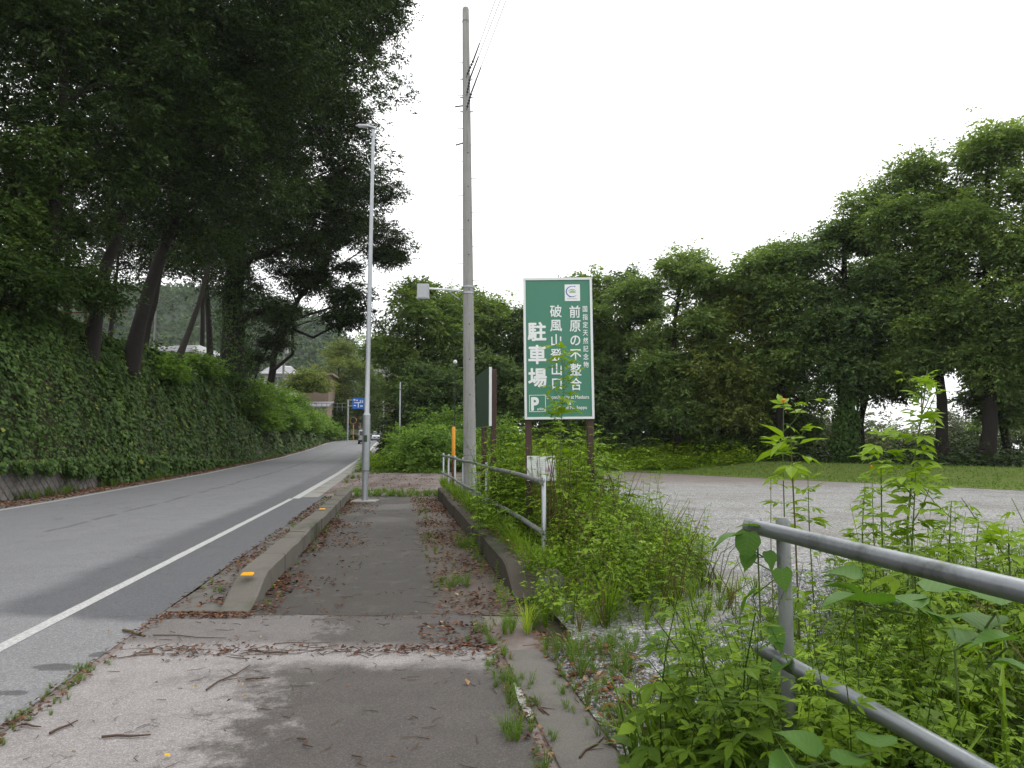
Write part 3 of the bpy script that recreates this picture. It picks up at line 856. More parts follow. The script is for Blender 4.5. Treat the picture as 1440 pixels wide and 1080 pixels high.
bank_tree("dark background tree behind the leaning trunks further along the bank", 300, 62, [(290, 400, 62), (300, 300, 62), (310, 150, 62)],
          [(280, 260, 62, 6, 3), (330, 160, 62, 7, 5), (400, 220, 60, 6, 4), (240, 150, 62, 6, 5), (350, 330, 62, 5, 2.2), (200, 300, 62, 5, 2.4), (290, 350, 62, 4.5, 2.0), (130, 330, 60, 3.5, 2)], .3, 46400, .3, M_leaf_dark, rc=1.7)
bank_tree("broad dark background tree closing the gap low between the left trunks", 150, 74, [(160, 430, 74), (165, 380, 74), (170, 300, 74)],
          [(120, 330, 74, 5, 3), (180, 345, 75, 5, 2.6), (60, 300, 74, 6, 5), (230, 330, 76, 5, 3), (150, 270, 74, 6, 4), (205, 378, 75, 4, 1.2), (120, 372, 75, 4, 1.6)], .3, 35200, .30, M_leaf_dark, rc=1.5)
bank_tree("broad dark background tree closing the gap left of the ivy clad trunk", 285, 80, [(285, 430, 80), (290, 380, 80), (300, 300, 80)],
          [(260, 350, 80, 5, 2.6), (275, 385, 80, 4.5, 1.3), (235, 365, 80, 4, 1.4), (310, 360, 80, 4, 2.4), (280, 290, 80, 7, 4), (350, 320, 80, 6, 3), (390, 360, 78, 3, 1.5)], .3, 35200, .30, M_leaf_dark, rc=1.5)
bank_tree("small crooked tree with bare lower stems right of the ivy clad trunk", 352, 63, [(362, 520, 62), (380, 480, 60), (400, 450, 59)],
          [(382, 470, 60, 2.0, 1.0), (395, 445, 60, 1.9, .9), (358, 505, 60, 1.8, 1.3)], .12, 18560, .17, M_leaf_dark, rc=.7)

# ================================================================== TREES BEYOND THE LOT
T = far_tree
T(590, 383, 590, 78, 56, "round mid green tree behind the grey box on the pole arm", M_leaf_far_mid, 44200, .28, 1, 10, group="trees beyond the driveway")
T(692, 408, 600, 72, 60, "mid green tree just right of the utility pole", M_leaf_far_mid, 41600, .28, 2, 10, group="trees beyond the driveway")
T(645, 398, 600, 60, 68, "darker tree peeping out behind the utility pole", M_leaf_far_dark, 33800, .30, 3, 9, group="trees beyond the driveway")
T(528, 462, 600, 44, 128, "leafy tree behind the street lamp pole above the road", M_leaf_far_mid, 33800, .32, 4, 8, base_px=592, group="trees beyond the driveway")
T(748, 425, 600, 62, 58, "dark tree behind the left edge of the green sign", M_leaf_far_dark, 36400, .28, 5, 9, group="trees beyond the driveway")
T(476, 476, 590, 42, 122, "pale yellow green tree where the road disappears", M_leaf_yellow, 26000, .34, 6, 8, group="trees beyond the driveway")
T(825, 377, 610, 68, 53, "tall tree showing above the top right corner of the green sign", M_leaf_far_mid, 44200, .27, 7, 10)
T(888, 378, 610, 62, 54, "dark domed tree right of the green sign", M_leaf_far_dark, 39000, .27, 8, 10)
T(952, 342, 615, 84, 47, "broad pale green tree between the two dark domed trees", M_leaf_far_mid, 59800, .25, 9, 12)
T(1022, 372, 610, 74, 46, "yellowish green tree in the middle of the row behind the lot", M_leaf_yellow, 46800, .25, 10, 10)
T(1100, 330, 560, 84, 45, "mid green tree with its crown rising over its left neighbour", M_leaf_far_mid, 54600, .25, 11, 11)
T(1190, 292, 560, 92, 42, "dark tree on a single ivy covered trunk behind the lot", M_leaf_far_dark, 67600, .23, 12, 12, ivy=True, r0=.5, base_px=1190)
T(1290, 212, 545, 98, 39, "tall tree with sky gaps under its crown right of the ivy covered trunk", M_leaf_far_mid, 78000, .21, 13, 13, r0=.36, base_px=1325)
T(1392, 172, 560, 112, 37, "tallest tree of the row near the right edge", M_leaf_far_mid, 96200, .20, 14, 14, r0=.42, base_px=1388)
T(1510, 162, 560, 112, 35, "tall tree cut off by the right edge of the row", M_leaf_far_mid, 72800, .20, 15, 12, r0=.4)
T(1240, 400, 575, 80, 46, "dark lower tree filling in behind the ivy covered trunk", M_leaf_far_dark, 39000, .24, 16, 9, base_px=1210)
T(1400, 420, 600, 80, 44, "dark lower tree behind the tallest tree", M_leaf_far_dark, 39000, .24, 17, 9, base_px=1420)
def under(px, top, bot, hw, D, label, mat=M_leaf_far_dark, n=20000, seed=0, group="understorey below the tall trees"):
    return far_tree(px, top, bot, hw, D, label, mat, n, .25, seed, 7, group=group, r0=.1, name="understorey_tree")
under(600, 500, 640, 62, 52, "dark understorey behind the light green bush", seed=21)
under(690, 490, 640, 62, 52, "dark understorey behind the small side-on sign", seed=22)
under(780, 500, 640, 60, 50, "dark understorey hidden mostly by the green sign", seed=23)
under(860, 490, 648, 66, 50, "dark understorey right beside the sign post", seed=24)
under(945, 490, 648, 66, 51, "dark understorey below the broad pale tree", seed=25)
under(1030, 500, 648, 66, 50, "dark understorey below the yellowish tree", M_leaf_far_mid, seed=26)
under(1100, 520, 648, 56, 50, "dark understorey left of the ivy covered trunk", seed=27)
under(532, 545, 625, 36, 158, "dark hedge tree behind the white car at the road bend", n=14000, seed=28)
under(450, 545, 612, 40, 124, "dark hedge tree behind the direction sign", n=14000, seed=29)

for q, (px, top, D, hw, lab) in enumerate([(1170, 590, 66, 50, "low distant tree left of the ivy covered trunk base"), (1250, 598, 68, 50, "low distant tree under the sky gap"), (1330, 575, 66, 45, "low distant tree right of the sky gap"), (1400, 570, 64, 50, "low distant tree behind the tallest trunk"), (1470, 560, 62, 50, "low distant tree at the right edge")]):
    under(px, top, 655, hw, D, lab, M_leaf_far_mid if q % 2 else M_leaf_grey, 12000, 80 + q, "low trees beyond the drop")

# ================================================================== HILL FOREST, IVY, SHRUBS
def surf_normal(s, y, e=.12):
    p = np.stack([X(s, y), y, H(s, y)], -1)
    a = np.stack([X(s + e, y), y, H(s + e, y)], -1) - p
    b = np.stack([X(s, y + e), y + e, H(s, y + e)], -1) - p
    return p, norm(np.cross(a, b))

# the wood on the hill: many small crowns, one mass
n = 9000
fx = rng.uniform(-520, 20, n); fy = 215 + (760 - 215) * rng.random(n) ** 1.1
keep = (fx / fy > -.74) & (fx / fy < -.10); fx, fy = fx[keep], fy[keep]
C = np.stack([fx, fy, hill_z(fx, fy) + rng.uniform(2, 5, len(fx))], -1)
V, F, t = sprays(C, rng.uniform(2.2, 4.4, len(C)), 5, 6, 2.0, .9, Ls=2.4, up=.5, W=.8)
g = Geo(); g.add(V, F, np.clip(t + np.repeat(rng.normal(0, .16, len(C)), 30), 0, 1))
g.build("forest", leaf_mat("leaf_far_wood", [(0, (.030, .055, .024)), (.5, (.055, .095, .040)), (1, (.10, .15, .055))], .15, .8, .1), kind='stuff')

# ivy hanging over the bank
def ivy_patch(y0, y1, n, L, u0=-.05, u1=4.2, seed=0):
    y = rng.uniform(y0, y1, n); u = rng.uniform(u0, u1, n)
    # ragged lower edge where the retaining wall shows
    low = np.interp(y, [10, 17.5, 20, 22.5, 25.5, 29], [.15, .12, .10, .05, -.1, -1.2]) + .35 * wob(y, y * .3, 2.2) + .12 * wob(y, y, 9)
    hang = rng.random(n) < .27
    s = -10.8 - np.maximum(u, 0)
    p, nr = surf_normal(s, y)
    # leaves over the wall face
    k = hang
    dz = rng.uniform(0, 1.05, n)
    zt = zroad(y) + np.interp(y, [0, 28, 38, 46], [1.02, 1.02, .5, .2])
    p[k, 0] = X(-10.74, y)[k] + rng.uniform(0.03, .42, k.sum()) * (.6 + .5 * wob(y, y * .5, 2.2, 3)[k]); p[k, 2] = zt[k] - dz[k] * np.minimum(zt - zroad(y), 1.05)[k] + .1
    nr[k] = np.array([1.0, .16, .1])
    ok = ~hang | (zt - p[:, 2] < .35 - low * 1.1)
    lump = .10 + .16 * (wob(y, u, 2.6, 2) + 1)
    p = p + nr * (rng.uniform(0, 1, n) * lump)[:, None]
    p, nr, y_, u_ = p[ok], nr[ok], y[ok], u[ok]
    m = len(p)
    nn = norm(nr + rng.normal(0, .38, (m, 3)) + np.array([0, 0, .35]))
    dn = norm(np.array([.25, 0, -1.0]) + rng.normal(0, .45, (m, 3)))
    dn = norm(dn - nn * (dn * nn).sum(1)[:, None])
    s_ = np.cross(nn, dn); LL = L * rng.uniform(.45, 1.25, m) * (1.1 + .35 * wob(y_, u_, .9, 7))
    A = p; B = p + dn * (LL * .35)[:, None] + s_ * (LL * .45)[:, None]; Cc = p + dn * LL[:, None]; Dd = p + dn * (LL * .35)[:, None] - s_ * (LL * .45)[:, None]
    V = np.stack([A, B, Cc, Dd], 1).reshape(-1, 3)
    t = .44 + .22 * wob(y_, u_, 1.1, 4) + .13 * wob(y_, u_, 3.4, 1) + rng.normal(0, .13, m)
    yl = rng.random(m) < .02; t[yl] = 1
    return V, np.arange(m * 4).reshape(m, 4), np.clip(t, 0, 1)
g = Geo()
for a in ((11, 24, 46000, .125), (24, 36, 34000, .15), (36, 54, 26000, .20), (54, 80, 14000, .28), (80, 125, 9000, .40)):
    V, F, t = ivy_patch(*a); g.add(V, F, t)
g.build("ivy", M_ivy, kind='stuff')
# undergrowth on top of the bank
n = 1500
y = rng.uniform(14, 100, n); s = -10.8 - rng.uniform(2.8, 11, n)
C = np.stack([X(s, y), y, H(s, y) + .25], -1)
keep = ~((y > 48) & (s < -14.2) & (y < 66))
C = C[keep]
V, F, t = sprays(C, rng.uniform(.35, .75, len(C)), 4, 8, .24, .6, up=.5, W=.6)
g = Geo(); g.add(V, F, t); g.build("undergrowth", M_ivy, kind='stuff')

def bush(name, label, cat, group, c, r, h, n_leaves, L, mat, seed=0, rc=None, W=.6, flat=.7, stems=True):
    c = Vector(c); root = thing(name, label, cat, c, 0, group)
    k = max(10, int(30 * r * r ** .3)); r_ = np.random.default_rng(seed)
    d = norm(r_.normal(size=(k, 3))); d[:, 2] = abs(d[:, 2])
    C = d * (r_.uniform(.35, .9, k)[:, None]) * np.array([r, r, h]); C[:, 2] += .1 * h
    rc = rc or r * .33
    V, F, t = sprays(C, np.full(k, rc), max(2, int(n_leaves / k / 10)), 10, L, flat, up=.5, W=W, quad=False)
    V[:, 2] = np.maximum(V[:, 2], -.3)
    g = Geo(); g.add(V, F, t); g.build("foliage", mat, root)
    g = Geo()
    for q in C[:12]:
        tube(g, branch_path((0, 0, -.05), q, 4, .3, .1), np.linspace(.03, .008, 4) * max(1, r), 4, cap=False)
    g.build("stem", M_stem, root)
    return root
BG = "bushes between the road and the driveway"
def bpx(px, D, s_off=0): return (at(px, 650, D).x, D, float(H(S(at(px, 650, D).x, D), D)))
M_bush = leaf_mat("leaf_bush", [(0, (.065, .125, .025)), (.5, (.145, .26, .044)), (1, (.25, .38, .065))], .34)
bush("roadside_bush", "large light green bush with its rounded front over the driveway edge", "bush", BG, bpx(600, 37.5), 1.9, 2.3, 15000, .17, M_bush, 1)
bush("roadside_bush", "light green bush with leafy shoots just right of the street lamp", "bush", BG, bpx(580, 42), 1.4, 2.2, 11000, .18, M_bush, 2)
bush("roadside_bush", "light green bush behind the yellow marker post", "bush", BG, bpx(645, 39), 1.9, 2.0, 13000, .17, M_bush, 3)
bush("roadside_bush", "taller green bush behind the roadside bushes below the globe lamp", "bush", BG, bpx(618, 46), 2.6, 3.4, 15000, .19, M_bush, 4)
bush("roadside_bush", "dark green bush at the road edge in front of the parked car", "bush", BG, bpx(568, 55), 1.2, 2.0, 8000, .2, M_leaf_mid, 5)
bush("roadside_bush", "green bush behind the utility pole beyond the driveway", "bush", BG, bpx(690, 43), 2.4, 2.9, 15000, .19, M_bush, 6)
bush("roadside_bush", "narrow green bush by the thin pale pole", "bush", BG, bpx(556, 70), 1.0, 2.6, 7000, .22, M_leaf_mid, 7)
bush("roadside_bush", "feathery bush with arching leaves under the small blue sign", "bush", BG, bpx(590, 56), 3.0, 5.0, 15000, .26, M_leaf_mid, 8)
BB = "bright shrubs on the bank beyond the ivy"
for q, (s, y, r, h, lab) in enumerate([
        (-12.6, 56, 2.6, 1.7, "bright green shrub on the bank nearest the ivy clad tree"),
        (-13.2, 64, 2.8, 1.9, "bright green shrub on the bank below the utility pole and houses"),
        (-12.0, 71, 2.6, 1.7, "light shrub mass half way along the far bank"),
        (-13.0, 80, 2.8, 1.8, "light shrub below the railing of the far terrace"),
        (-11.6, 87, 2.3, 1.7, "low light green shrub reaching down towards the road edge"),
        (-12.2, 97, 2.6, 1.9, "pale green shrub left of the direction sign pole"),
        (-11.8, 60, 1.4, 1.1, "small shrub low on the bank just above the leaf strewn verge"),
        (-11.8, 76, 1.4, 1.2, "small shrub low on the far bank beside the road bend"),
        (-11.5, 106, 2.2, 1.9, "last green shrub at the foot of the direction sign")]):
    bush("bank_shrub", lab, "shrub", BB, (float(X(s, y)), y, float(H(s, y)) - .2), r, h, 12000, .26, M_bush, 20 + q)
for q, (y, lab) in enumerate([(57, "low bright shrub at the foot of the bank just past the ivy"), (63.5, "low bright shrub at the foot of the bank a little before the bend"), (70, "low bright shrub hugging the leafy verge half way to the sign"), (77.5, "low bright shrub by the verge where the road starts to rise"), (85, "low bright shrub by the verge near the top of the rise"), (93, "low bright shrub by the verge close to the traffic mirror")]):
    sx_ = -12.3 + .2 * math.sin(y)
    bush("verge_shrub", lab, "shrub", "bright shrubs at the foot of the far bank", (float(X(sx_, y)), y, float(H(sx_, y)) - .3), 1.55, 1.5, 9000, .22, M_bush, 120 + q)
bush("garden_shrub", "dark leafy shrub below the far house beside the direction sign", "shrub", None, (float(at(468, 600, 119).x), 119, float(H(S(at(468, 600, 119).x, 119), 119)) - .3), 2.7, 6.0, 11000, .3, M_leaf_mid, 43)
bush("garden_shrub", "mid green shrub left of the dark shrub below the far house", "shrub", None, (float(at(438, 600, 99).x), 99, float(H(S(at(438, 600, 99).x, 99), 99)) - .3), 2.2, 2.4, 11000, .3, M_bush, 44)
bush("garden_shrub", "rounded yellow green garden shrub in front of the far house", "shrub", None, at(432, 548, 86), 2.6, 2.4, 9000, .3, M_leaf_yellow, 40)
for q, (px, D, r, h, lab) in enumerate([(228, 37, 1.0, .8, "leafy shrub at the foot of the thin straight trunk on the bank"),
                                       (275, 47, 1.6, 1.0, "leafy light shrub below the pale house roof on the bank top"),
                                       (312, 54, 1.6, 1.6, "dark shrub at the foot of the ivy clad tree"),
                                       (368, 67, 2.0, 1.6, "dark shrub right of the ivy clad tree")]):
    s_ = {0: -12.6, 1: -13.2, 2: -12.4, 3: -13}[q]
    x_ = at(px, 500, D).x; bush("bank_top_shrub", lab, "shrub", "shrubs along the bank top", (x_, D, float(H(S(x_, D), D)) - .1), r, h, 9000, .2, M_ivy if q > 1 else M_bush, 50 + q)
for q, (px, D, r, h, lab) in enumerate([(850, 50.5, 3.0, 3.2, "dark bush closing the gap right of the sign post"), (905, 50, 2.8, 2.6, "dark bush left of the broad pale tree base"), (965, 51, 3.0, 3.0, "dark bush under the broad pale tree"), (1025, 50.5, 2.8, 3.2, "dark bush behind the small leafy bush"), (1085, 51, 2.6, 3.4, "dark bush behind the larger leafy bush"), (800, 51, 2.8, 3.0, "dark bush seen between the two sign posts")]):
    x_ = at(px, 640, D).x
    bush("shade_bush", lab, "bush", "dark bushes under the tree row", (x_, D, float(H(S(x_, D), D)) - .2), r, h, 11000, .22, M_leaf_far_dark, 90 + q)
# pale grey green shrubs in the light beyond the ivy covered trunk
for q, (px, D, lab) in enumerate([(1150, 58, "pale grey green shrub left of the ivy covered trunk"), (1225, 60, "pale grey green shrub right of the ivy covered trunk"), (1275, 56, "small pale shrub under the sky gap")]):
    x_ = at(px, 640, D).x
    bush("pale_shrub", lab, "shrub", "pale shrubs beyond the tree row", (x_, D, float(H(S(x_, D), D)) - .1), 3.0, 4.6 if q < 2 else 2.6, 9000, .28, M_leaf_grey, 60 + q)
for q, (px, D, r, h, lab) in enumerate([(1010, 45.5, 1.6, 1.6, "small leafy bush at the back of the lot below the yellowish tree"), (1075, 46, 2.0, 1.9, "larger leafy bush left of the ivy covered trunk"), (1350, 47, 2.5, 1.6, "low dark bush under the tallest tree"), (1290, 47, 2.2, 1.3, "low dark bush under the sky gap")]):
    x_ = at(px, 640, D).x
    bush("lot_edge_bush", lab, "bush", "bushes at the back of the lot", (x_, D, float(H(S(x_, D), D)) - .1), r, h, 9000, .18, M_leaf_mid, 70 + q)

# ================================================================== HERB AND GRASS PROTOTYPES
def leaflet(L, W, droop=.18, cup=.12, wav=0):
    g = Geo()
    V = [(0, 0, 0), (-W * .42, L * .28, cup * W), (-W * .46, L * .58, cup * W - droop * L * .3), (0, L, -droop * L), (W * .46, L * .58, cup * W - droop * L * .3), (W * .42, L * .28, cup * W), (0, L * .5, -droop * L * .2)]
    g.add(V, [(0, 6, 2, 1), (6, 3, 2, 2)][:1] + [(0, 5, 4, 6)] , 0)
    g.add(V, [(6, 3, 2), (6, 4, 3)], 0)
    return g
def compound(L, W, n=3, pet=.5):
    """leaf of n leaflets on a petiole"""
    g = Geo()
    tube(g, [(0, 0, 0), (0, L * pet * .5, .01), (0, L * pet, 0)], .0016, 3, -.12, 0, False)
    lf = leaflet(L, W)
    angs = {1: [0], 3: [0, 62, -62], 5: [0, 48, -48, 88, -88]}[n]
    for k, a in enumerate(angs):
        sc = 1 if k == 0 else (.78 if k < 3 else .6)
        M = Matrix.Translation((0, L * pet - (.12 * L if k > 2 else 0), 0)) @ Matrix.Rotation(math.radians(a), 4, 'Z') @ Matrix.Rotation(math.radians(-6), 4, 'X') @ Matrix.Scale(sc, 4)
        g.merge(lf, M, 0)
    return g
def herb(h, n_nodes, L, W, nleaf=3, lean=.08, stem_r=.003, seed=0, bare=.15, opp=2, taper=True):
    r_ = random.Random(seed); g = Geo()
    lx, ly = r_.uniform(-lean, lean), r_.uniform(-lean, lean)
    pts = [(lx * (t * h) * t * 2, ly * (t * h) * t * 2, t * h) for t in np.linspace(0, 1, 6)]
    tube(g, pts, np.linspace(stem_r, stem_r * .4, 6), 3, -.15, 0, False)
    cp = compound(L, W, nleaf)
    for k in range(n_nodes):
        t = bare + (1 - bare) * (k + .5) / n_nodes
        p = Vector((lx * t * h * t * 2, ly * t * h * t * 2, t * h))
        a0 = k * 1.57 + r_.uniform(-.4, .4)
        sc = (1.15 - .75 * max(0, t - .35) / .65) if taper else 1
        for q in range(opp):
            a = a0 + q * math.pi
            M = Matrix.Translation(p) @ Matrix.Rotation(a, 4, 'Z') @ Matrix.Rotation(math.radians(r_.uniform(-5, 42) * (.4 + t * .6)), 4, 'X') @ Matrix.Scale(sc * r_.uniform(.75, 1.15), 4)
            g.merge(cp, M, r_.uniform(-.09, .09) + .12 * t)
    return g
def tuft(n, h, spread, w=.004, seed=0):
    r_ = np.random.default_rng(seed); g = Geo()
    for k in range(n):
        a = r_.uniform(0, 6.28); hh = h * r_.uniform(.5, 1.1); sp = spread * r_.uniform(.3, 1.2)
        d = np.array([math.cos(a), math.sin(a), 0]); s_ = np.array([-d[1], d[0], 0]) * w
        b = d * r_.uniform(0, spread * .15)
        p1 = b + d * sp * .35 + np.array([0, 0, hh * .6]); p2 = b + d * sp + np.array([0, 0, hh * (1 if r_.random() < .5 else .7)])
        g.add([b - s_, b + s_, p1 + s_ * .8, p1 - s_ * .8, p2], [(0, 1, 2, 3)], r_.uniform(-.15, .15)); g.add([p1 - s_ * .8, p1 + s_ * .8, p2], [(0, 1, 2)], r_.uniform(-.1, .2))
    return g
def vine_leafy(seed=0, R=.22, n=16, L=.07):
    """low ground-covering patch of rounded leaves"""
    r_ = random.Random(seed); g = Geo(); lf = leaflet(L, L * .95, .15, .1)
    for k in range(n):
        a = r_.uniform(0, 6.28); rr = R * math.sqrt(r_.random()); z = r_.uniform(.03, .16)
        M = Matrix.Translation((rr * math.cos(a), rr * math.sin(a), z)) @ Matrix.Rotation(r_.uniform(0, 6.28), 4, 'Z') @ Matrix.Rotation(r_.uniform(-.2, .5), 4, 'X') @ Matrix.Scale(r_.uniform(.6, 1.2), 4)
        g.merge(lf, M, r_.uniform(-.12, .12))
        tube(g, [(rr * math.cos(a) * .8, rr * math.sin(a) * .8, 0), (rr * math.cos(a), rr * math.sin(a), z)], .0015, 3, -.1, 0, False)
    return g
HERBS = [herb(.75, 9, .062, .024, 3, .1, seed=1), herb(.85, 10, .075, .026, 5, .12, seed=2), herb(.6, 8, .052, .022, 3, .15, seed=3), herb(.7, 9, .10, .030, 1, .15, seed=4, opp=2), herb(.5, 7, .06, .026, 5, .2, seed=5)]
HERBS_FAR = [herb(.8, 6, .12, .045, 1, .1, seed=6), herb(.6, 5, .10, .045, 1, .15, seed=7)]
BROAD = [herb(.7, 7, .12, .055, 3, .15, .004, seed=31), herb(.55, 6, .11, .062, 1, .2, .004, seed=32), herb(.9, 8, .13, .05, 5, .12, .004, seed=33)]
LONG = [tuft(9, .85, .55, .006, 41), tuft(7, 1.0, .8, .005, 42)]
BIG = [herb(1.0, 10, .085, .032, 5, .08, .004, seed=8), herb(1.05, 9, .09, .036, 3, .1, .004, seed=9)]
TUFTS = [tuft(22, .30, .20, .0035, 1), tuft(18, .42, .24, .004, 2), tuft(26, .20, .16, .003, 3)]
VINES = [vine_leafy(1), vine_leafy(2, .25, 18, .085), vine_leafy(3, .2, 18, .05)]
def plant(g, proto, P, sc=(.8, 1.2), tint=.62, dt=.08, lean=.08):
    P = np.asarray(P, float); N = len(P)
    if N == 0: return
    scl = rng.uniform(sc[0], sc[1], N) if np.ndim(sc[0]) == 0 else sc[0]
    inst(g, proto, rotz(rng.uniform(0, 6.28, N), scl, lean), P, tint + rng.normal(0, dt, N))
def fence_s(y): return np.interp(y, [8.9, 24], [1.82, 1.56])
def in_poly(x, y, poly):
    inside = np.zeros(len(x), bool); n = len(poly)
    for i in range(n):
        x1, y1 = poly[i]; x2, y2 = poly[(i + 1) % n]
        c = ((y1 > y) != (y2 > y)) & (x < (x2 - x1) * (y - y1) / (y2 - y1 + 1e-12) + x1)
        inside ^= c
    return inside
def scatter(poly, n, dist=True):
    poly = np.array(poly); lo, hi = poly.min(0), poly.max(0)
    x = rng.uniform(lo[0], hi[0], n * 4); y = rng.uniform(lo[1], hi[1], n * 4)
    k = in_poly(x, y, poly); x, y = x[k][:n], y[k][:n]
    return x, y
def gp(x, y, dz=0): return np.stack([x, y, np.full(len(x), 0.0) + dz], -1)

# ---- weed thicket round the sign posts and behind the fence
g = Geo()
thick = [(.12, 6.2), (.75, 5.95), (1.4, 6.6), (2.0, 7.6), (2.4, 9.0), (2.25, 11.3), (1.3, 12.6), (.05, 12.2), (.48, 9.0), (.36, 7.4)]
def sheight(x, y):     # how tall the thicket stands at a place
    c = np.interp(y, [5.7, 6.6, 8, 9.5, 12.5], [.35, .70, .92, 1.1, 1.05])
    c = c * np.interp(S(x, y) - 1.84, [-.25, .05, .35], [.42, .50, 1.0])
    side = np.interp(x, [0, .5, 1.4, 2.0, 2.5], [.9, 1.05, .9, .65, .35]) * (1 + .28 * wob(x, y, 2.6, 5))
    return c * side
for pr, n, b in ((HERBS[0], 170, .85), (HERBS[1], 150, .95), (HERBS[2], 330, .7), (HERBS[3], 100, .8), (HERBS[4], 190, .55)):
    x, y = scatter(thick, n); hh = sheight(x, y)
    plant(g, pr, gp(x, y), (np.clip(hh / b * rng.uniform(.5, 1.12, len(x)), .25, 1.6), 0), .58, .15, .18)
x, y = scatter(thick, 110); plant(g, TUFTS[1], gp(x, y), (.6, 1.5), .45, .25, .2)
for pr, n in ((BROAD[0], 50), (BROAD[1], 50), (BROAD[2], 40)):
    x, y = scatter(thick, n); hh = sheight(x, y); plant(g, pr, gp(x, y), (np.clip(hh / .75 * rng.uniform(.6, 1.15, len(x)), .3, 1.5), 0), .60, .14, .18)
for _ in range(170):
    i_ = random.uniform(.3, 2.4); j_ = random.uniform(6.2, 11); a = random.uniform(0, 6.28); l = random.uniform(.4, .9); lz = float(sheight(i_, j_)) * random.uniform(.7, 1.25)
    tube(g, [(i_, j_, 0), (i_ + math.cos(a) * l * .2, j_ + math.sin(a) * l * .2, lz * .6), (i_ + math.cos(a) * l * .6, j_ + math.sin(a) * l * .5, lz)], [.005, .004, .002], 4, random.choice((.02, .06, .1)), 0, False)
x, y = scatter(thick, 200); hh = sheight(x, y); P = gp(x, y); P[:, 2] += hh * rng.uniform(.25, .8, len(x)); plant(g, VINES[2], P, (.6, 1.1), .66, .1, .4)
x, y = scatter([(.1, 5.9), (1.6, 6.1), (2.6, 7.6), (2.2, 8.2), (1.2, 6.9), (.1, 6.8)], 60); plant(g, TUFTS[0], gp(x, y), (.5, 1.0), .5, .25)
g.build("weeds", M_weed, kind='stuff')
# ---- along the fence towards the utility pole
g = Geo()
n = 520; y = rng.uniform(8, 24.5, n); s = rng.uniform(1.50, 3.6, n) + .02 * (y - 9)
hmax = np.interp(y, [8, 11, 15, 20, 25], [.9, 1.15, 1.2, 1.0, .7]) * np.interp(s - np.interp(y, [8.9, 24], [1.82, 1.56]), [-.3, .02, .12, .5, 2], [.22, .30, .80, 1.0, 1.15])
P = np.stack([X(s, y), y, np.full(n, 0)], -1)
for k, pr in enumerate((HERBS[0], HERBS[1], HERBS[3], HERBS_FAR[0], HERBS_FAR[1])):
    q = np.arange(n) % 5 == k
    plant(g, pr, P[q], (np.clip(hmax[q] / .75 * rng.uniform(.55, 1.1, q.sum()), .3, 2), 0), .55, .09, .12)
x, y = rng.uniform(-.5, 1.2, 60), rng.uniform(10, 14, 60); plant(g, BIG[1], gp(x, y), (1.0, 1.75), .56, .08, .05)
x, y = rng.uniform(-.55, .55, 34), rng.uniform(12.2, 15, 34); plant(g, HERBS[3], gp(x, y), (1.9, 2.9), .56, .08, .05)
n = 240; y = rng.uniform(7.4, 24, n); s = rng.uniform(1.42, 1.62, n); plant(g, TUFTS[0], np.stack([X(s, y), y, np.full(n, .2)], -1), (.6, 1.3), .55, .12, .2)
g.build("weeds", M_weed, kind='stuff')

g = Geo()
for _ in range(50):
    j_ = random.uniform(9.1, 10.3); i_ = float(X(1.84 + abs(random.gauss(0, .28)) + .05, j_)); a = random.uniform(0, 6.28); lz = random.uniform(.7, 1.75)
    tube(g, [(i_, j_, 0), (i_ + math.cos(a) * .05, j_, lz * .5), (i_ + math.cos(a) * random.uniform(.05, .3), j_ + math.sin(a) * .2, lz)], [.006, .005, .002], 4, random.choice((.0, .05, .1, .14)), 0, False)
for _ in range(34):
    j_ = random.uniform(6.3, 9.0); i_ = random.uniform(.45, 1.5); a = random.uniform(0, 6.28); l = random.uniform(.3, .6); z_ = float(sheight(i_, j_)) * random.uniform(.6, 1.0)
    tube(g, [(i_, j_, z_), (i_ + math.cos(a) * l * .5, j_ - .2, z_ + .04), (i_ + math.cos(a) * l, j_ - .35, z_ - .25)], [.004, .004, .002], 4, random.choice((.0, .05, .1)), 0, False)
n = 150; y = rng.uniform(11.0, 15, n); s_ = fence_s(y) + rng.uniform(.25, 1.8, n)
P = np.stack([X(s_, y), y, np.zeros(n)], -1)
for k, (pr, b) in enumerate(((HERBS[3], .7), (BROAD[0], .7), (HERBS[1], .85), (BIG[1], 1.05))):
    q = np.arange(n) % 4 == k; plant(g, pr, P[q], (rng.uniform(1.15, 1.95, q.sum()) / b, 0), .62, .12, .06)
g.build("weeds", M_weed, kind='stuff')

# ---- foreground thicket under and behind the right hand rail
g = Geo()
fg = [(.50, 3.3), (.62, 2.8), (.8, 2.2), (1.0, 1.2), (6.0, 1.2), (6.0, 6.5), (3.0, 6.6), (2.45, 5.4), (2.0, 4.9), (1.35, 4.3), (.85, 3.7)]
def fheight(x, y):
    return np.interp(x - .25 * y, [-.35, -.05, .3, 1.2, 4], [.22, .50, .80, .92, 1.0]) * np.interp(y, [1.2, 2.0, 3, 5, 6.5], [.50, .66, .9, 1.0, .8]) * (1 + .25 * wob(x, y, 3.1, 2))
for pr, n, b in ((HERBS[0], 300, .85), (HERBS[1], 210, .95), (HERBS[2], 190, .7), (HERBS[3], 150, .8), (HERBS[4], 330, .55)):
    x, y = scatter(fg, n); hh = fheight(x, y)
    plant(g, pr, gp(x, y), (np.clip(hh / b * rng.uniform(.45, 1.05, len(x)), .22, 1.25), 0), .44, .16, .2)
x, y = scatter(fg, 260); plant(g, VINES[1], gp(x, y, .02), (.7, 1.3), .48, .08)
x, y = scatter(fg, 220); hh = fheight(x, y); P = gp(x, y); P[:, 2] += hh * rng.uniform(.3, .8, len(x)); plant(g, VINES[0], P, (.6, 1.1), .56, .09, .3)
x, y = scatter(fg, 230); plant(g, TUFTS[1], gp(x, y), (.8, 1.9), .52, .15, .2)
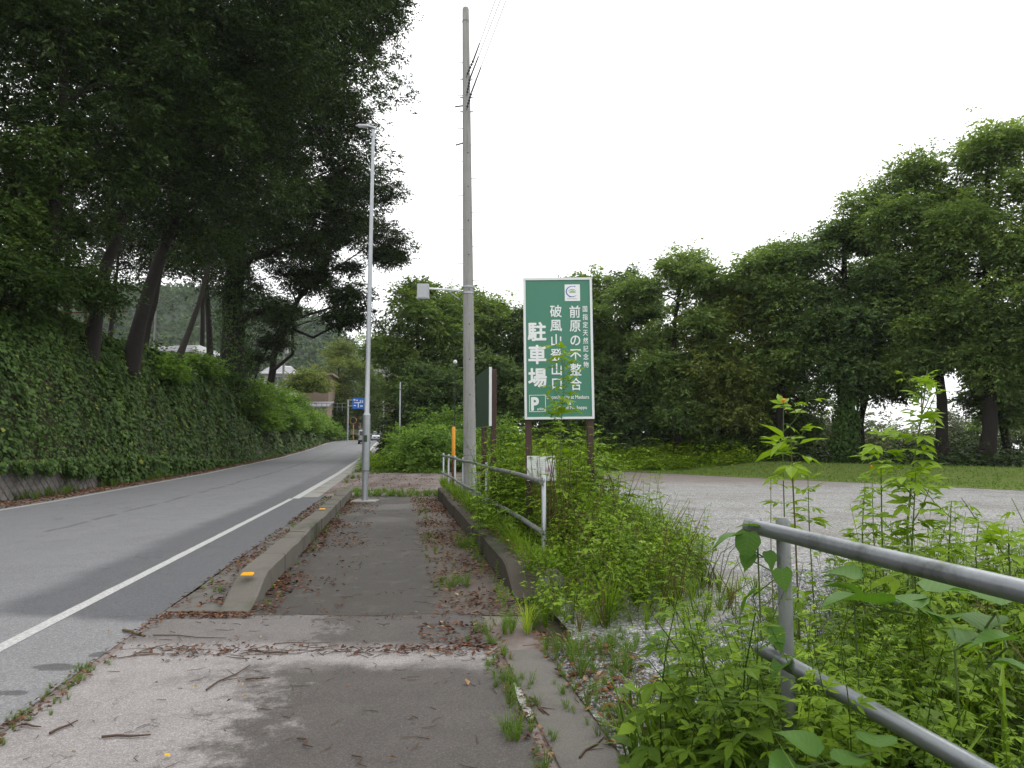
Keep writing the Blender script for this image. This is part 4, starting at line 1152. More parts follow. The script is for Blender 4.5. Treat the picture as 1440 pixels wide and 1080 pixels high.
x, y = scatter([(.62, 3.1), (.9, 2.6), (1.5, 2.3), (1.9, 3.6), (1.4, 3.9), (.8, 3.5)], 90)
for k, pr in enumerate((HERBS[0], HERBS[1], HERBS[4], HERBS[3])):
    q = np.arange(len(x)) % 4 == k; plant(g, pr, gp(x[q], y[q]), (.75, 1.25), .56, .12, .14)
for pr, n in ((BROAD[0], 110), (BROAD[1], 130), (BROAD[2], 90)):
    x, y = scatter(fg, n); hh = fheight(x, y); plant(g, pr, gp(x, y), (np.clip(hh / .75 * rng.uniform(.55, 1.15, len(x)), .3, 1.35), 0), .38, .15, .22)
x, y = scatter([(1.3, 1.4), (5, 1.4), (5, 5), (2.6, 4.6), (1.7, 3.4)], 60); plant(g, LONG[0], gp(x, y), (.6, 1.15), .62, .14, .2)
x, y = scatter([(1.3, 1.4), (5, 1.4), (5, 5), (2.6, 4.6), (1.7, 3.4)], 30); plant(g, LONG[1], gp(x, y), (.6, 1.1), .40, .2, .2)
x, y = scatter([(.60, 2.9), (.78, 2.35), (1.1, 2.4), (1.06, 3.1)], 46)
for k, pr in enumerate((HERBS[0], BROAD[1], HERBS[1], BROAD[0])):
    q = np.arange(len(x)) % 4 == k; plant(g, pr, gp(x[q], y[q]), (.8, 1.35), .48, .12, .14)
# dead pale stalks leaning through the green
for _ in range(46):
    i_ = random.uniform(1.0, 3.4); j_ = random.uniform(1.9, 4.8); a = random.uniform(0, 6.28); l = random.uniform(.5, 1.1); lz = random.uniform(.3, .95)
    if i_ < .28 * j_: continue
    tube(g, [(i_, j_, 0), (i_ + math.cos(a) * l * .25, j_ + math.sin(a) * l * .25, lz * .6), (i_ + math.cos(a) * l * .6, j_ + math.sin(a) * l * .5, lz * .85)], [.003, .0025, .0012], 4, random.choice((.05, .08, .9)), 0, False)
# taller bright shoots standing behind the rail to the right
x, y = scatter([(1.8, 2.9), (5.5, 2.2), (6, 6), (2.8, 6)], 130); plant(g, BIG[0], gp(x, y), (.78, 1.12), .74, .06, .06)
x, y = scatter([(2.0, 3.6), (3.2, 3.4), (3.3, 5), (2.3, 5)], 22); plant(g, BIG[1], gp(x, y), (.75, 1.1), .74, .06, .06)
g.build("weeds", M_weed, kind='stuff')

# weeds leaning over the dark kerb
g = Geo()
n = 150; y = rng.uniform(7.2, 21, n); s_ = rng.uniform(1.34, 1.6, n)
for k, pr in enumerate((HERBS[2], HERBS[4], VINES[2])):
    q = np.arange(n) % 3 == k; plant(g, pr, np.stack([X(s_[q], y[q]), y[q], np.full(q.sum(), .24)], -1), (.35, .8), .5, .12, .45)
n = 60; y = rng.uniform(6.7, 12, n); plant(g, HERBS[4], np.stack([X(rng.uniform(.95, 1.2, n), y), y, np.zeros(n)], -1), (.2, .5), .5, .12, .3)
g.build("weeds", M_weed, kind='stuff')
# ---- grass: tufts in the joints, on the gravel, driveway edge, lawn
g = Geo()
def tufts_s(n, s0, s1, y0, y1, sc, tint=.75, z=.0, ti=2):
    s = rng.uniform(s0, s1, n) + .04 * rng.normal(size=n); y = rng.uniform(y0, y1, n)
    keep = wob(s * .5, y, 1.3, s0 * 3) > -.15
    s, y = s[keep], y[keep]
    plant(g, TUFTS[ti], np.stack([X(s, y), y, z + zroad(y)], -1), sc, tint, .14, .1)
tufts_s(120, -2.17, -2.05, 3.6, 6.5, (.12, .32)); tufts_s(60, -2.13, -1.35, 6.50, 6.62, (.12, .30), .6)
tufts_s(60, -1.30, -1.20, 7, 21, (.2, .55)); tufts_s(110, -2.1, -1.72, 7.5, 21, (.2, .45), .7)
tufts_s(150, .45, .75, 7, 21, (.2, .55), .65); tufts_s(60, .65, .82, 3.2, 6.0, (.25, .6), .6)
tufts_s(300, -1.9, 1.4, 21.0, 23.4, (.5, 1.2), .8); tufts_s(160, -1.6, 2.4, 34.5, 36.5, (.8, 1.8), .75); tufts_s(120, -2.2, -1.5, 26, 60, (.6, 1.6), .7)
for (px, py, r, k, sc) in ((640, 825, .16, 12, .8), (700, 885, .18, 14, .8), (830, 930, .38, 46, .8), (875, 905, .25, 22, .8), (840, 962, .3, 26, .6), (720, 960, .08, 10, .5), (722, 1035, .07, 10, .6), (870, 1010, .25, 24, .6), (655, 770, .15, 12, .8), (920, 915, .12, 10, .6),
                        (930, 985, .12, 10, .5), (690, 940, .08, 8, .4), (380, 828, .12, 10, .4), (905, 1050, .3, 30, .6), (1010, 900, .2, 16, .6), (800, 1000, .06, 5, .4)):
    c = on_ground(px, py); a = rng.uniform(0, 6.28, k); q = r * np.sqrt(rng.random(k))
    plant(g, TUFTS[int(rng.integers(0, 3))], gp(c.x + q * np.cos(a), c.y + q * np.sin(a) * 1.3), (.35 * sc, .85 * sc), .72, .15, .15)
# left road verge
n = 1000; y = rng.uniform(12, 110, n) ; s = rng.uniform(-10.7, -10.1, n); keep = wob(s, y, .7) > .05
plant(g, TUFTS[0], np.stack([X(s, y), y, zroad(y)], -1)[keep], (.6, 1.3), .5, .2)
g.build("grass", M_grass, kind='stuff')
# ---- herb cover between the lot and the wood
g = Geo()
n = 2800; x = rng.uniform(-2, 17, n); y = rng.uniform(42.0, 50, n)
e = (x - 5.9) * .845 + (y - 42) * .535
keep = (np.where(x > 5.9, e, y - 42) > .3) & (x < 15 + rng.normal(0, 1, n)) & ~((x > 13.5) & (e < 6.5)); x, y = x[keep], y[keep]
proto = herb(.6, 4, .22, .12, 1, .2, seed=15)
hh = (1.25 + .7 * wob(x, y, .9, 3)) * rng.uniform(.7, 1.25, len(x)) * np.interp(y, [42, 43.5, 46], [.55, 1.0, 1.35])
plant(g, proto, np.stack([x, y, H(S(x, y), y)], -1), (np.clip(hh, .3, 3), 0), .70, .13, .2)
n = 420; x = rng.uniform(1.0, 5.5, n); y = rng.uniform(36.5, 43, n); keep = S(x, y) > 8.2; x, y = x[keep], y[keep]
n = 700; s = rng.uniform(-1.9, 8.0, n); y = rng.uniform(36.3, 45, n)
plant(g, proto, np.stack([X(s, y), y, H(s, y)], -1), (.7, 1.6), .66, .10, .2)
g.build("ground_cover", M_weed, kind='stuff')
# short blades over the lawn strip
n = 16000; U = rng.uniform(0, 50, n); W = rng.uniform(0, 9, n)
x = 5.9 + U * dxl + W * .845; y = 42 + U * dyl + W * .535
keep = (y > 15) & (x / y < .82); x, y = x[keep], y[keep]
g = Geo(); plant(g, tuft(5, .09, .08, .007, 9), np.stack([x, y, H(S(x, y), y) + .01], -1), (.5, 1.2), .9, .08, .2)
g.build("grass", M_grass, kind='stuff')

# ---- low cover beneath the tall trees
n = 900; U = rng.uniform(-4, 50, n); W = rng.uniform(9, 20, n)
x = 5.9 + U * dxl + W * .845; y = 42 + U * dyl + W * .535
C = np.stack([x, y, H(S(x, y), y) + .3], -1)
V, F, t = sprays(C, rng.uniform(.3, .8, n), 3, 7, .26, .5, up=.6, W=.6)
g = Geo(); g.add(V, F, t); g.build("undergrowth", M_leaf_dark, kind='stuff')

# ================================================================== LITTER
def litter(g, x, y, z, L=(.035, .075), tint=.4, dt=.22):
    n = len(x); a = rng.uniform(0, 6.28, n)
    LL = rng.uniform(*L, n); W = LL * rng.uniform(.35, .62, n)
    nn = norm(np.stack([rng.normal(0, .3, n), rng.normal(0, .3, n), np.ones(n)], -1))
    d = np.stack([np.cos(a), np.sin(a), np.zeros(n)], -1); d = norm(d - nn * (d * nn).sum(1)[:, None]); s_ = np.cross(nn, d)
    p = np.stack([x, y, z + rng.uniform(.004, .022, n)], -1)
    up = nn * (LL * rng.uniform(.0, .30, n))[:, None]
    A = p - d * (LL / 2)[:, None] + up * .3; B = p + s_ * (W / 2)[:, None] + up; Cc = p + d * (LL / 2)[:, None] + up * .5; Dd = p - s_ * (W / 2)[:, None] + up * .9
    V = np.stack([A, B, Cc, Dd, p + nn * .003], 1).reshape(-1, 3)
    b = np.arange(n)[:, None] * 5
    F = np.concatenate([b + np.array([[0, 1, 4]]), b + np.array([[1, 2, 4]]), b + np.array([[2, 3, 4]]), b + np.array([[3, 0, 4]])])
    t = np.clip(tint + rng.normal(0, dt, n), 0, .92)
    g.add(V, F, np.tile(t, 4))
g = Geo()
def lit_s(n, s0, s1, y0, y1, thr=-.2, edge=None, L=(.035, .075), tint=.35, z=.006, bias=None):
    y = rng.uniform(y0, y1, n); f = rng.random(n)
    if bias: f = f ** bias
    s = s0 + (s1 - s0) * f
    k = wob(s, y, 1.1, s0 * 2) + rng.normal(0, .35, n) > thr
    s, y = s[k], y[k]; litter(g, X(s, y), y, zroad(y) + z, L, tint)
lit_s(3600, -1.33, -.45, 6.7, 21, .15, bias=2.2)
lit_s(1100, -1.33, -1.1, 6.7, 21, -.3)
lit_s(2600, -2.15, -1.66, 6.9, 21, -.15, z=.012)
lit_s(5600, .35, 1.19, 6.6, 21.4, -.1, bias=.7)
lit_s(500, -2.16, -2.02, 3.3, 6.55, -.3, L=(.02, .05)); lit_s(420, -2.1, -1.3, 6.47, 6.66, -.5, L=(.025, .06))
lit_s(260, -1.3, .8, 6.45, 6.65, 0, L=(.015, .04))
lit_s(560, -2.05, .75, 5.38, 5.6, -.1, L=(.02, .055)); lit_s(260, -2.0, -.9, 5.2, 5.85, 0, L=(.02, .055))
lit_s(240, .2, .85, 5.2, 6.3, .3); lit_s(300, .68, .80, 3.2, 5.5, -.3, L=(.02, .05))
lit_s(900, 1.10, 1.75, 3.0, 6.0, -.3, L=(.035, .085), tint=.5); lit_s(420, 1.1, 1.6, 5.4, 7.0, 0)
lit_s(150, -2.0, .7, 3.0, 6.5, .2, L=(.012, .035)); lit_s(320, -1.2, .4, 6.6, 21, .3, L=(.015, .045))
lit_s(1500, -2.2, 1.5, 21.2, 34, .1, L=(.05, .09)); 
lit_s(9500, -10.7, -9.5, 11, 62, -.5, L=(.05, .12), tint=.52); lit_s(2600, -10.7, -9.5, 62, 110, -.3, L=(.08, .16), tint=.45)
lit_s(400, 1.22, 1.45, 7.3, 21, .1, z=.33)
g.build("leaf_litter", M_fallen, kind='stuff')
# tiny bits of bark and twig ground into the paving
g = Geo()
def bits(n, s0, s1, y0, y1, L=(.03, .12), r=.0022, z=.01):
    for _ in range(n):
        s = random.uniform(s0, s1); y = random.uniform(y0, y1); a = random.uniform(0, 3.14); l = random.uniform(*L)
        p = np.array([X(s, y), y, z]); d = np.array([math.cos(a), math.sin(a), 0]) * l / 2; q = np.array([-d[1], d[0], 0]) * random.uniform(-.4, .4)
        tube(g, [p - d, p + q, p + d], [r, r, r * .5], 3, .4, 0, False)
bits(130, -2.0, .7, 3.0, 6.5); bits(70, -2.0, .5, 5.35, 5.62, (.05, .2), .0026); bits(110, -1.3, 1.1, 6.6, 14, (.03, .15)); bits(90, .3, 1.2, 6.6, 14, (.08, .35), .0025, .02); bits(60, 1.1, 1.9, 3, 6, (.1, .4), .003, .02)
bits(70, -2.1, -1.7, 7, 16, (.05, .2), .003, .02); bits(12, -1.95, -.7, 5.3, 5.62, (.12, .35), .004, .012)
g.build("twig_litter", M_twig, kind='stuff')
# individual sticks that can be picked out
def stick(px1, py1, px2, py2, r, label, forks=0, mat=M_twig, bend=.04):
    a, b = on_ground(px1, py1, .016), on_ground(px2, py2, .016)
    o = thing("fallen_stick", label, "stick", a, 0, "sticks lying on the pavement")
    d = b - a; nrm_ = Vector((-d.y, d.x, 0)) * bend
    g = Geo(); P = [Vector((0, 0, 0)), d * .3 + nrm_, d * .62 - nrm_ * .6, d]
    tube(g, P, [r, r * .95, r * .8, r * .5], 6); g.build("shaft", mat, o, True)
    for k in range(forks):
        g = Geo(); s0 = d * (.35 + .25 * k); tube(g, [s0, s0 + d * .18 + Vector((-d.y, d.x, 0)) * (.22 if k % 2 else -.2)], [r * .5, r * .2], 5); g.build("side_twig", mat, o, True)
stick(173, 886, 205, 894, .012, "short pale stick with broken ends beside the mossy joint", mat=M_stem)
stick(290, 970, 352, 935, .006, "forked thin stick in the middle of the pale concrete", 2)
stick(143, 1036, 212, 1033, .007, "straight dark stick lying level near the bottom left")
stick(70, 1031, 109, 1013, .007, "reddish stick lying at a slant near the lower left corner")
stick(30, 1018, 58, 1022, .006, "short stick beside the grassy road joint at lower left")
stick(345, 955, 380, 953, .006, "tan stick beside the pale crack left of the dark pavement", 1)
stick(215, 893, 318, 897, .0045, "long dark stick lying along the cross joint", 1)
stick(385, 905, 465, 903, .0035, "long thin stick following the joint towards the middle")
stick(495, 1062, 516, 1078, .004, "tiny curved twig near the bottom centre", bend=.2)
stick(418, 1038, 440, 1050, .005, "curved dark twig on the damp pavement", bend=.2)
stick(745, 980, 772, 1005, .007, "dark forked stick lying in the gutter slab", 2)
stick(750, 985, 765, 1003, .006, "second dark stick crossed over the gutter stick")
stick(815, 1065, 850, 1035, .006, "thin stick among the leaves by the lower right weeds", 1)
stick(640, 912, 700, 905, .010, "curled strip of bark at the end of the joint by the grass tuft", bend=.25)
stick(690, 870, 738, 832, .005, "thin dead stalk leaning over the leaves by the dark kerb", 1, bend=.1)
def fallen_leaf(px, py, L, tint, label):
    p = on_ground(px, py, .008); g = Geo()
    litter(g, np.array([0.0]), np.array([0.0]), np.array([0.0]), (L, L), tint, 0)
    g.t = [np.full(len(t), tint, np.float32) for t in g.t]
    o = g.build("fallen_leaf", M_fallen); o.location = p; o['label'] = label; o['category'] = "leaf"; o['group'] = "single leaves on the pavement"
for px, py, L, tt_, lab in ((235, 1066, .055, 1, "yellow leaf at the bottom of the pale concrete right of the slanted stick"), (102, 1062, .05, .97, "pale yellow leaf at the bottom left of the concrete"), (344, 984, .045, .97, "small yellow leaf on the concrete below the tan stick"),
                           (552, 1070, .045, .8, "orange brown leaf at the bottom of the dark pavement"), (443, 946, .045, 1, "small yellow leaf on the dark pavement below the joint"), (153, 890, .05, .97, "yellow leaf on the road by the dark round repair"),
                           (656, 962, .07, .86, "pale brown leaf right of the cluster of dark scraps"), (578, 1010, .045, .75, "small rust leaf on the damp pavement near the bottom"), (800, 955, .07, .9, "tan leaf at the edge of the gravel by the gutter slab"),
                           (762, 903, .07, .8, "brown leaf on the gutter slab near its far end"), (274, 968, .04, 1, "tiny yellow leaf near the forked thin stick")):
    fallen_leaf(px, py, L, tt_, lab)

# ---- loose gravel stones on the near patch
g = Geo(); st = Geo()
t_ = (1 + 5 ** .5) / 2
iv = norm(np.array([(-1, t_, 0), (1, t_, 0), (-1, -t_, 0), (1, -t_, 0), (0, -1, t_), (0, 1, t_), (0, -1, -t_), (0, 1, -t_), (t_, 0, -1), (t_, 0, 1), (-t_, 0, -1), (-t_, 0, 1)], float)) * np.array([1, .8, .6])
ifc = [(0, 11, 5), (0, 5, 1), (0, 1, 7), (0, 7, 10), (0, 10, 11), (1, 5, 9), (5, 11, 4), (11, 10, 2), (10, 7, 6), (7, 1, 8), (3, 9, 4), (3, 4, 2), (3, 2, 6), (3, 6, 8), (3, 8, 9), (4, 9, 5), (2, 4, 11), (6, 2, 10), (8, 6, 7), (9, 8, 1)]
st.add(iv, ifc[:15], 0)
M_stone = leaf_mat("gravel_stone", [(0, (.10, .10, .105)), (.5, (.24, .245, .26)), (1, (.46, .46, .46))], 0, .85, .2)
x, y = scatter([(.35, 3.2), (.1, 5.6), (1.0, 6.0), (1.7, 6.2), (2.6, 7.6), (3.1, 9), (4.6, 9), (3.5, 6.8), (2.2, 4.9), (1.2, 4.2)], 9000)
k = S(x, y) > 1.14; x, y = x[k], y[k]; n = len(x)
inst(g, st, rotz(rng.uniform(0, 6.28, n), rng.uniform(.006, .017, n), .4), np.stack([x, y, rng.uniform(.003, .012, n)], -1), rng.uniform(.1, 1, n))
g.build("gravel", M_stone, kind='stuff')

# ================================================================== POLES, SIGNS, FENCES
def R3(loc): return Vector(loc)
def cyl_z(g, r0, r1, z0, z1, n=16, c=(0, 0), m=0):
    lathe(g, [(0.0001, z0), (r0, z0), (r1, z1), (0.0001, z1)], n, (c[0], c[1], 0), .5, m)
# --- utility pole
pb = at(661.5, 640, 18); pt = at(654.8, 10, 18)
pole = thing("utility_pole", "tall grey concrete utility pole with step bolts standing behind the fence", "utility pole", (pb.x, 18, 0))
leanx = (pt.x - pb.x); hp = pt.z
def pole_c(z): return Vector((leanx * z / hp, 0, z))
def pole_r(z): return .168 - (.168 - .088) * z / hp
g = Geo(); zz = np.linspace(-.3, hp - .06, 12); tube(g, [pole_c(z) for z in zz] + [pole_c(hp - .02), pole_c(hp)], [pole_r(z) for z in zz] + [.07, .03], 20)
g.build("shaft", M_pole, pole, True)
g = Geo(); tube(g, [pole_c(hp - .42), pole_c(hp - .40)], .098, 16); g.build("band", M_galv_dirty, pole)
k = 0; z = 2.6
sb = Geo(); tube(sb, [(0, 0, 0), (.15, 0, 0), (.15, 0, .025)], .008, 6)
sbm = sb.mesh("step_bolt", M_galv_dirty)
hole = Geo(); lathe(hole, [(.0001, .012), (.013, .012), (.016, 0)], 8); holem = hole.mesh("bolt_hole", M_black)
while z < hp - 1.2:
    side = 1 if k % 2 else -1
    o = bpy.data.objects.new("step_bolt", sbm); COL.objects.link(o); o.parent = pole
    o.location = pole_c(z) + Vector((side * (pole_r(z) - .01), 0, 0)); o.rotation_euler = (0, 0, 0 if side > 0 else math.pi)
    if k % 2 == 0 and z < 9.5:
        o = bpy.data.objects.new("bolt_hole", holem); COL.objects.link(o); o.parent = pole
        o.location = pole_c(z + .2) + Vector((.03, -pole_r(z) + .002, 0)); o.rotation_euler = (math.pi / 2, 0, 0)
    z += .45; k += 1
# insulators and their brackets, wires fixed to them
wire_ends = []
for (px, py, wpx, wpy, zoff) in ((666, 84, 696, 0, 0), (661, 110, 703, 0, 1), (663, 130, 711, 0, 2)):
    a = at(657.5, py + 24, 17.9) - pole.location; b = at(px, py, 17.3) - pole.location
    br = Geo(); tube(br, [pole_c(a.z - .02) + Vector((-.17, -.02, 0)), pole_c(a.z - .02) + Vector((.17, -.02, 0))], .014, 6); tube(br, [pole_c(a.z), a + Vector((0, -.12, 0))], .014, 6); br.build("bracket", M_galv_dirty, pole)
    ig = Geo(); s_ = a + Vector((0, -.12, 0)); d = b - s_
    prof = []
    for q in range(5): prof += [(q / 5 + .02, .012), (q / 5 + .05, .034), (q / 5 + .11, .034), (q / 5 + .14, .012)]
    tube(ig, [s_ + d * f for f, r in prof], [r for f, r in prof], 8); ig.build("insulator", M_ceramic, pole)
    wire_ends.append(pole.location + b)
for q, (a, (wpx, lab)) in enumerate(zip(wire_ends, ((696, "leftmost and highest of the three thin wires rising from the pole"), (703, "middle wire of the three rising from the pole"), (711, "rightmost wire of the three rising from the pole")))):
    b2 = at(wpx, 0, 15.0); dd = (b2 - a); dd = dd / abs(dd.y)
    end = a + dd * 33
    P = [a + (end - a) * t for t in np.linspace(0, 1, 15)]
    for p, t in zip(P, np.linspace(0, 1, 15)): p.z = a.z + (end.z - a.z) * t - .12 * 4 * t * (1 - t)
    root = thing("overhead_wire", lab, "wire", a, 0, "wires on the utility pole")
    g = Geo(); tube(g, [p - a for p in P], .008, 5); g.build("cable", M_wire, root)
    # a preformed grip at the pole end
    g = Geo(); tube(g, [P[0] - a, (P[1] - a) * .3], [.022, .016], 6); g.build("wire_grip", M_ceramic, root)
for (a, b, lab) in ((at(642, 148, 18), at(520, 262, 52), "faint wire sagging from the pole towards the left trees"), (at(642, 200, 18), at(606, 395, 60), "faint wire running from the pole to the trees beyond the driveway")):
    root = thing("overhead_wire", lab, "wire", a, 0, "wires on the utility pole")
    g = Geo(); P = []
    for t in np.linspace(0, 1, 12):
        p = (b - a) * t; p.z -= 1.3 * 4 * t * (1 - t) * .4; P.append(p)
    tube(g, P, .006, 5); g.build("cable", M_wire_pale, root)
    g = Geo(); tube(g, [Vector((.24, 0, .0)), (P[1]) * .06], .018, 6); g.build("wire_clamp", M_ceramic, root)

# --- grey box on an arm clamped to the pole
bx = at(595, 410, 17.85)
eq = thing("equipment_box", "grey flat cabinet box held out on a pale arm left of the utility pole", "cabinet", bx)
g = Geo(); bevel_box(g, -.15, .15, -.07, .07, -.19, .19, .012); g.build("cabinet_body", M_box_grey, eq)
g = Geo(); bevel_box(g, -.125, .125, -.082, -.0705, -.165, .165, .004); g.build("cabinet_door", M_box_grey, eq)
arm_end = Vector((at(655, 408, 18).x - bx.x - .14, .14, .06))
g = Geo(); tube(g, [(.13, .0, .08), arm_end], .028, 8); g.build("arm", M_white_paint, eq, True)
g = Geo(); tube(g, [arm_end + Vector((0, 0, -.25)), arm_end + Vector((-.35, -.03, .0))], .014, 6); tube(g, [arm_end + Vector((0, 0, .18)), arm_end + Vector((-.3, -.03, .03))], .012, 6); g.build("brace", M_galv, eq)
cp = pole.location + pole_c(at(655, 408, 18).z) - bx
for dz in (-.10, .06):
    g = Geo(); tube(g, [cp + Vector((0, 0, dz)), cp + Vector((0, 0, dz + .035))], pole_r(5.4) + .016, 18); g.build("clamp_band", M_galv, eq)

# --- street lamp
lb = on_ground(513, 706); lt = at(525, 181, lb.y)
lamp = thing("street_lamp", "tall slim galvanised street lamp standing at the end of the footpath kerb", "street lamp", (lb.x, lb.y, 0))
dxl_ = lt.x - lb.x; hl = lt.z
def lc(z): return Vector((dxl_ * z / hl, 0, z))
g = Geo(); bevel_box(g, -.33, .33, -.33, .33, 0, .05, .012); g.build("base_plate", M_gutter, lamp)
g = Geo(); tube(g, [lc(z) for z in (.05, .15, .82)], [.095, .086, .084], 16); g.build("lower_post", M_galv, lamp, True)
g = Geo(); tube(g, [lc(.82), lc(.86)], .108, 16); g.build("collar", M_galv_dirty, lamp)
g = Geo(); tube(g, [lc(z) for z in (.86, 1.2, 2.35)], [.105, .105, .105], 16); tube(g, [lc(2.35), lc(2.42), lc(4), lc(7), lc(hl - .05)], [.105, .072, .066, .055, .044], 14); g.build("pole_shaft", M_galv, lamp, True)
g = Geo(); bevel_box(g, -.045, .045, -.125, -.1, 1.62, 1.80, .006); o = g.build("inspection_door", M_sign_dark, lamp); o.location = lc(1.0) * 0 + Vector((lc(1.7).x, 0, 0))
g = Geo(); lathe(g, [(.0001, 0), (.05, 0), (.055, .03), (.0001, .06)], 12); o = g.build("pole_cap", M_galv, lamp); o.location = lc(hl - .06)
g = Geo()
hd = [(-.50, .11, .012, .03), (-.40, .118, .05, .07), (-.2, .11, .055, .075), (-.02, .07, .05, .06), (.09, .02, .035, .04)]
rings = []
for x_, z_, h_, w_ in hd: rings.append([(x_, -w_, z_ - h_ * .4), (x_, w_, z_ - h_ * .4), (x_, w_ * .7, z_ + h_ * .6), (x_, -w_ * .7, z_ + h_ * .6)])
Vv = np.array(rings).reshape(-1, 3); g.add(Vv, [(r * 4 + k, r * 4 + (k + 1) % 4, r * 4 + 4 + (k + 1) % 4, r * 4 + 4 + k) for r in range(4) for k in range(4)] + [(0, 3, 2, 1), (16, 17, 18, 19)])
o = g.build("lamp_head", M_galv, lamp); o.location = lc(hl - .03)
g = Geo(); box(g, -.42, -.15, -.05, .05, .078, .090); o = g.build("lens", M_white_paint, lamp); o.location = lc(hl - .03)
g = Geo(); lathe(g, [(.0001, 0), (.035, 0), (.04, .05), (.02, .09), (.0001, .09)], 10, (-.03, -.05, -.22)); o = g.build("sensor", M_galv, lamp); o.location = lc(hl - .03)

# --- text helper -------------------------------------------------------------
def glyphs(body, size=1.0, offset=0.0, res=3):
    """text as a mesh; bold lettering is the glyph laid down several times, each a hair prouder than the last"""
    V, F = glyphs_(body, size, res)
    if offset <= 0 or not len(V): return V, F
    VV, FF = [], []; n = len(V)
    for k, (a, b) in enumerate(((0, 0), (1, 0), (-1, 0), (0, 1), (0, -1), (.7, .7), (-.7, .7), (.7, -.7), (-.7, -.7))):
        VV.append(V + np.array([a * offset, b * offset, .0004 * k])); FF += [tuple(i + k * n for i in f) for f in F]
    return np.concatenate(VV), FF
def glyphs_(body, size=1.0, res=3):
    cu = bpy.data.curves.new("lettering", 'FONT'); cu.body = body; cu.size = size
    cu.extrude = .0015; cu.resolution_u = res; cu.align_x = 'CENTER'; cu.align_y = 'CENTER'
    ob = bpy.data.objects.new("lettering", cu); COL.objects.link(ob)
    dg = bpy.context.evaluated_depsgraph_get(); ev = ob.evaluated_get(dg); me = bpy.data.meshes.new_from_object(ev)
    V = np.array([v.co[:] for v in me.vertices]).reshape(-1, 3); F = [tuple(p.vertices) for p in me.polygons]
    bpy.data.objects.remove(ob); bpy.data.meshes.remove(me); bpy.data.curves.remove(cu)
    return V, F
def put_text(g, body, cx, cz, w=None, h=None, y=0, size=None, offset=0.0, tint=.5, m=0, fitbox=True):
    """text centred at (cx, cz) in the XZ plane facing -Y; fits to width w / height h when given"""
    V, F = glyphs(body, 1.0, offset)
    if not len(V): return
    lo, hi = V.min(0), V.max(0); c = (lo + hi) / 2
    if fitbox: sx = w / (hi[0] - lo[0]) if w else None; sz = h / (hi[1] - lo[1]) if h else None; sx = sx or sz; sz = sz or sx
    else: sx = sz = size
    P = np.stack([(V[:, 0] - (c[0] if fitbox else 0)) * sx + cx, y - V[:, 2], (V[:, 1] - (c[1] if fitbox else 0)) * sz + cz], -1)
    for k in set(len(f) for f in F): 
        g.add(P, [f for f in F if len(f) == k], tint, m) 

# --- the big green sign
SD = 11.0
c0 = at(788, 489.5, SD); kx = (at(838, 489.5, SD).x - at(738, 489.5, SD).x) / 100
kz = (at(788, 390, SD).z - at(788, 589, SD).z) / 199
sign = thing("green_sign", "large upright green parking sign with white Japanese lettering on two brown posts", "sign", (c0.x, SD, 0), 0)
sign.rotation_euler = (0, -.010, .0)
def sp(px, py): return ((px - 788) * kx, c0.z + (489.5 - py) * kz)
hw_, hh_ = 48.6 * kx, 99.2 * kz
g = Geo(); box(g, -hw_ + .02, hw_ - .02, -.02, .02, c0.z - hh_ + .02, c0.z + hh_ - .02); g.build("panel", M_sign_green, sign)
fw = .036
for nm, a in (("frame_rail", (-hw_, hw_, c0.z + hh_ - fw, c0.z + hh_)), ("frame_rail", (-hw_, hw_, c0.z - hh_, c0.z - hh_ + fw)), ("frame_stile", (-hw_, -hw_ + fw, c0.z - hh_ + fw + .001, c0.z + hh_ - fw - .001)), ("frame_stile", (hw_ - fw, hw_, c0.z - hh_ + fw + .001, c0.z + hh_ - fw - .001))):
    g = Geo(); box(g, a[0], a[1], -.036, .030, a[2], a[3]); g.build(nm, M_white_paint, sign)
for x_ in (-hw_ + .06, hw_ - .06):
    g = Geo(); bevel_box(g, x_ - .05, x_ + .05, .032, .132, -.3, c0.z + hh_ - .05, .006); g.build("post", M_brown_post, sign)
g = Geo(); tube(g, [(.02, 0, c0.z + hh_), (.02, 0, c0.z + hh_ + .06)], .007, 5); g.build("bolt_stub", M_rust, sign)
YT = -.0225
def column(name, chars, px, y0, y1, charpx, offset=0.0, sx=1.0):
    g = Geo(); n = len(chars)
    for k, ch in enumerate(chars):
        x_, z_ = sp(px, y0 + (y1 - y0) * (k + .5) / n)
        V, F = glyphs(ch, 1.0, offset)
        lo, hi = V.min(0), V.max(0); c = (lo + hi) / 2
        ref = .92
        s1 = charpx * kx / ref; s2 = charpx * kz / ref
        dd = (.04 if ch in "の口山" else 0)
        P = np.stack([(V[:, 0] - c[0]) * s1 * sx + x_, YT - V[:, 2], (V[:, 1] - c[1]) * s2 + z_], -1)
        for q in set(len(f) for f in F): g.add(P, [f for f in F if len(f) == q], .5)
    g.build(name, M_print_white, sign)
column("lettering", "国指定天然記念物", 826.2, 429.5, 519, 8.6, .012, .80)
column("lettering", "前原の不整合", 811.8, 428.5, 550.5, 16.8, .015, .90)
column("lettering", "破風山登山口", 785, 427.5, 550, 16.8, .015, .95)
column("lettering", "駐車場", 758, 450, 547, 25.5, .030, .96)
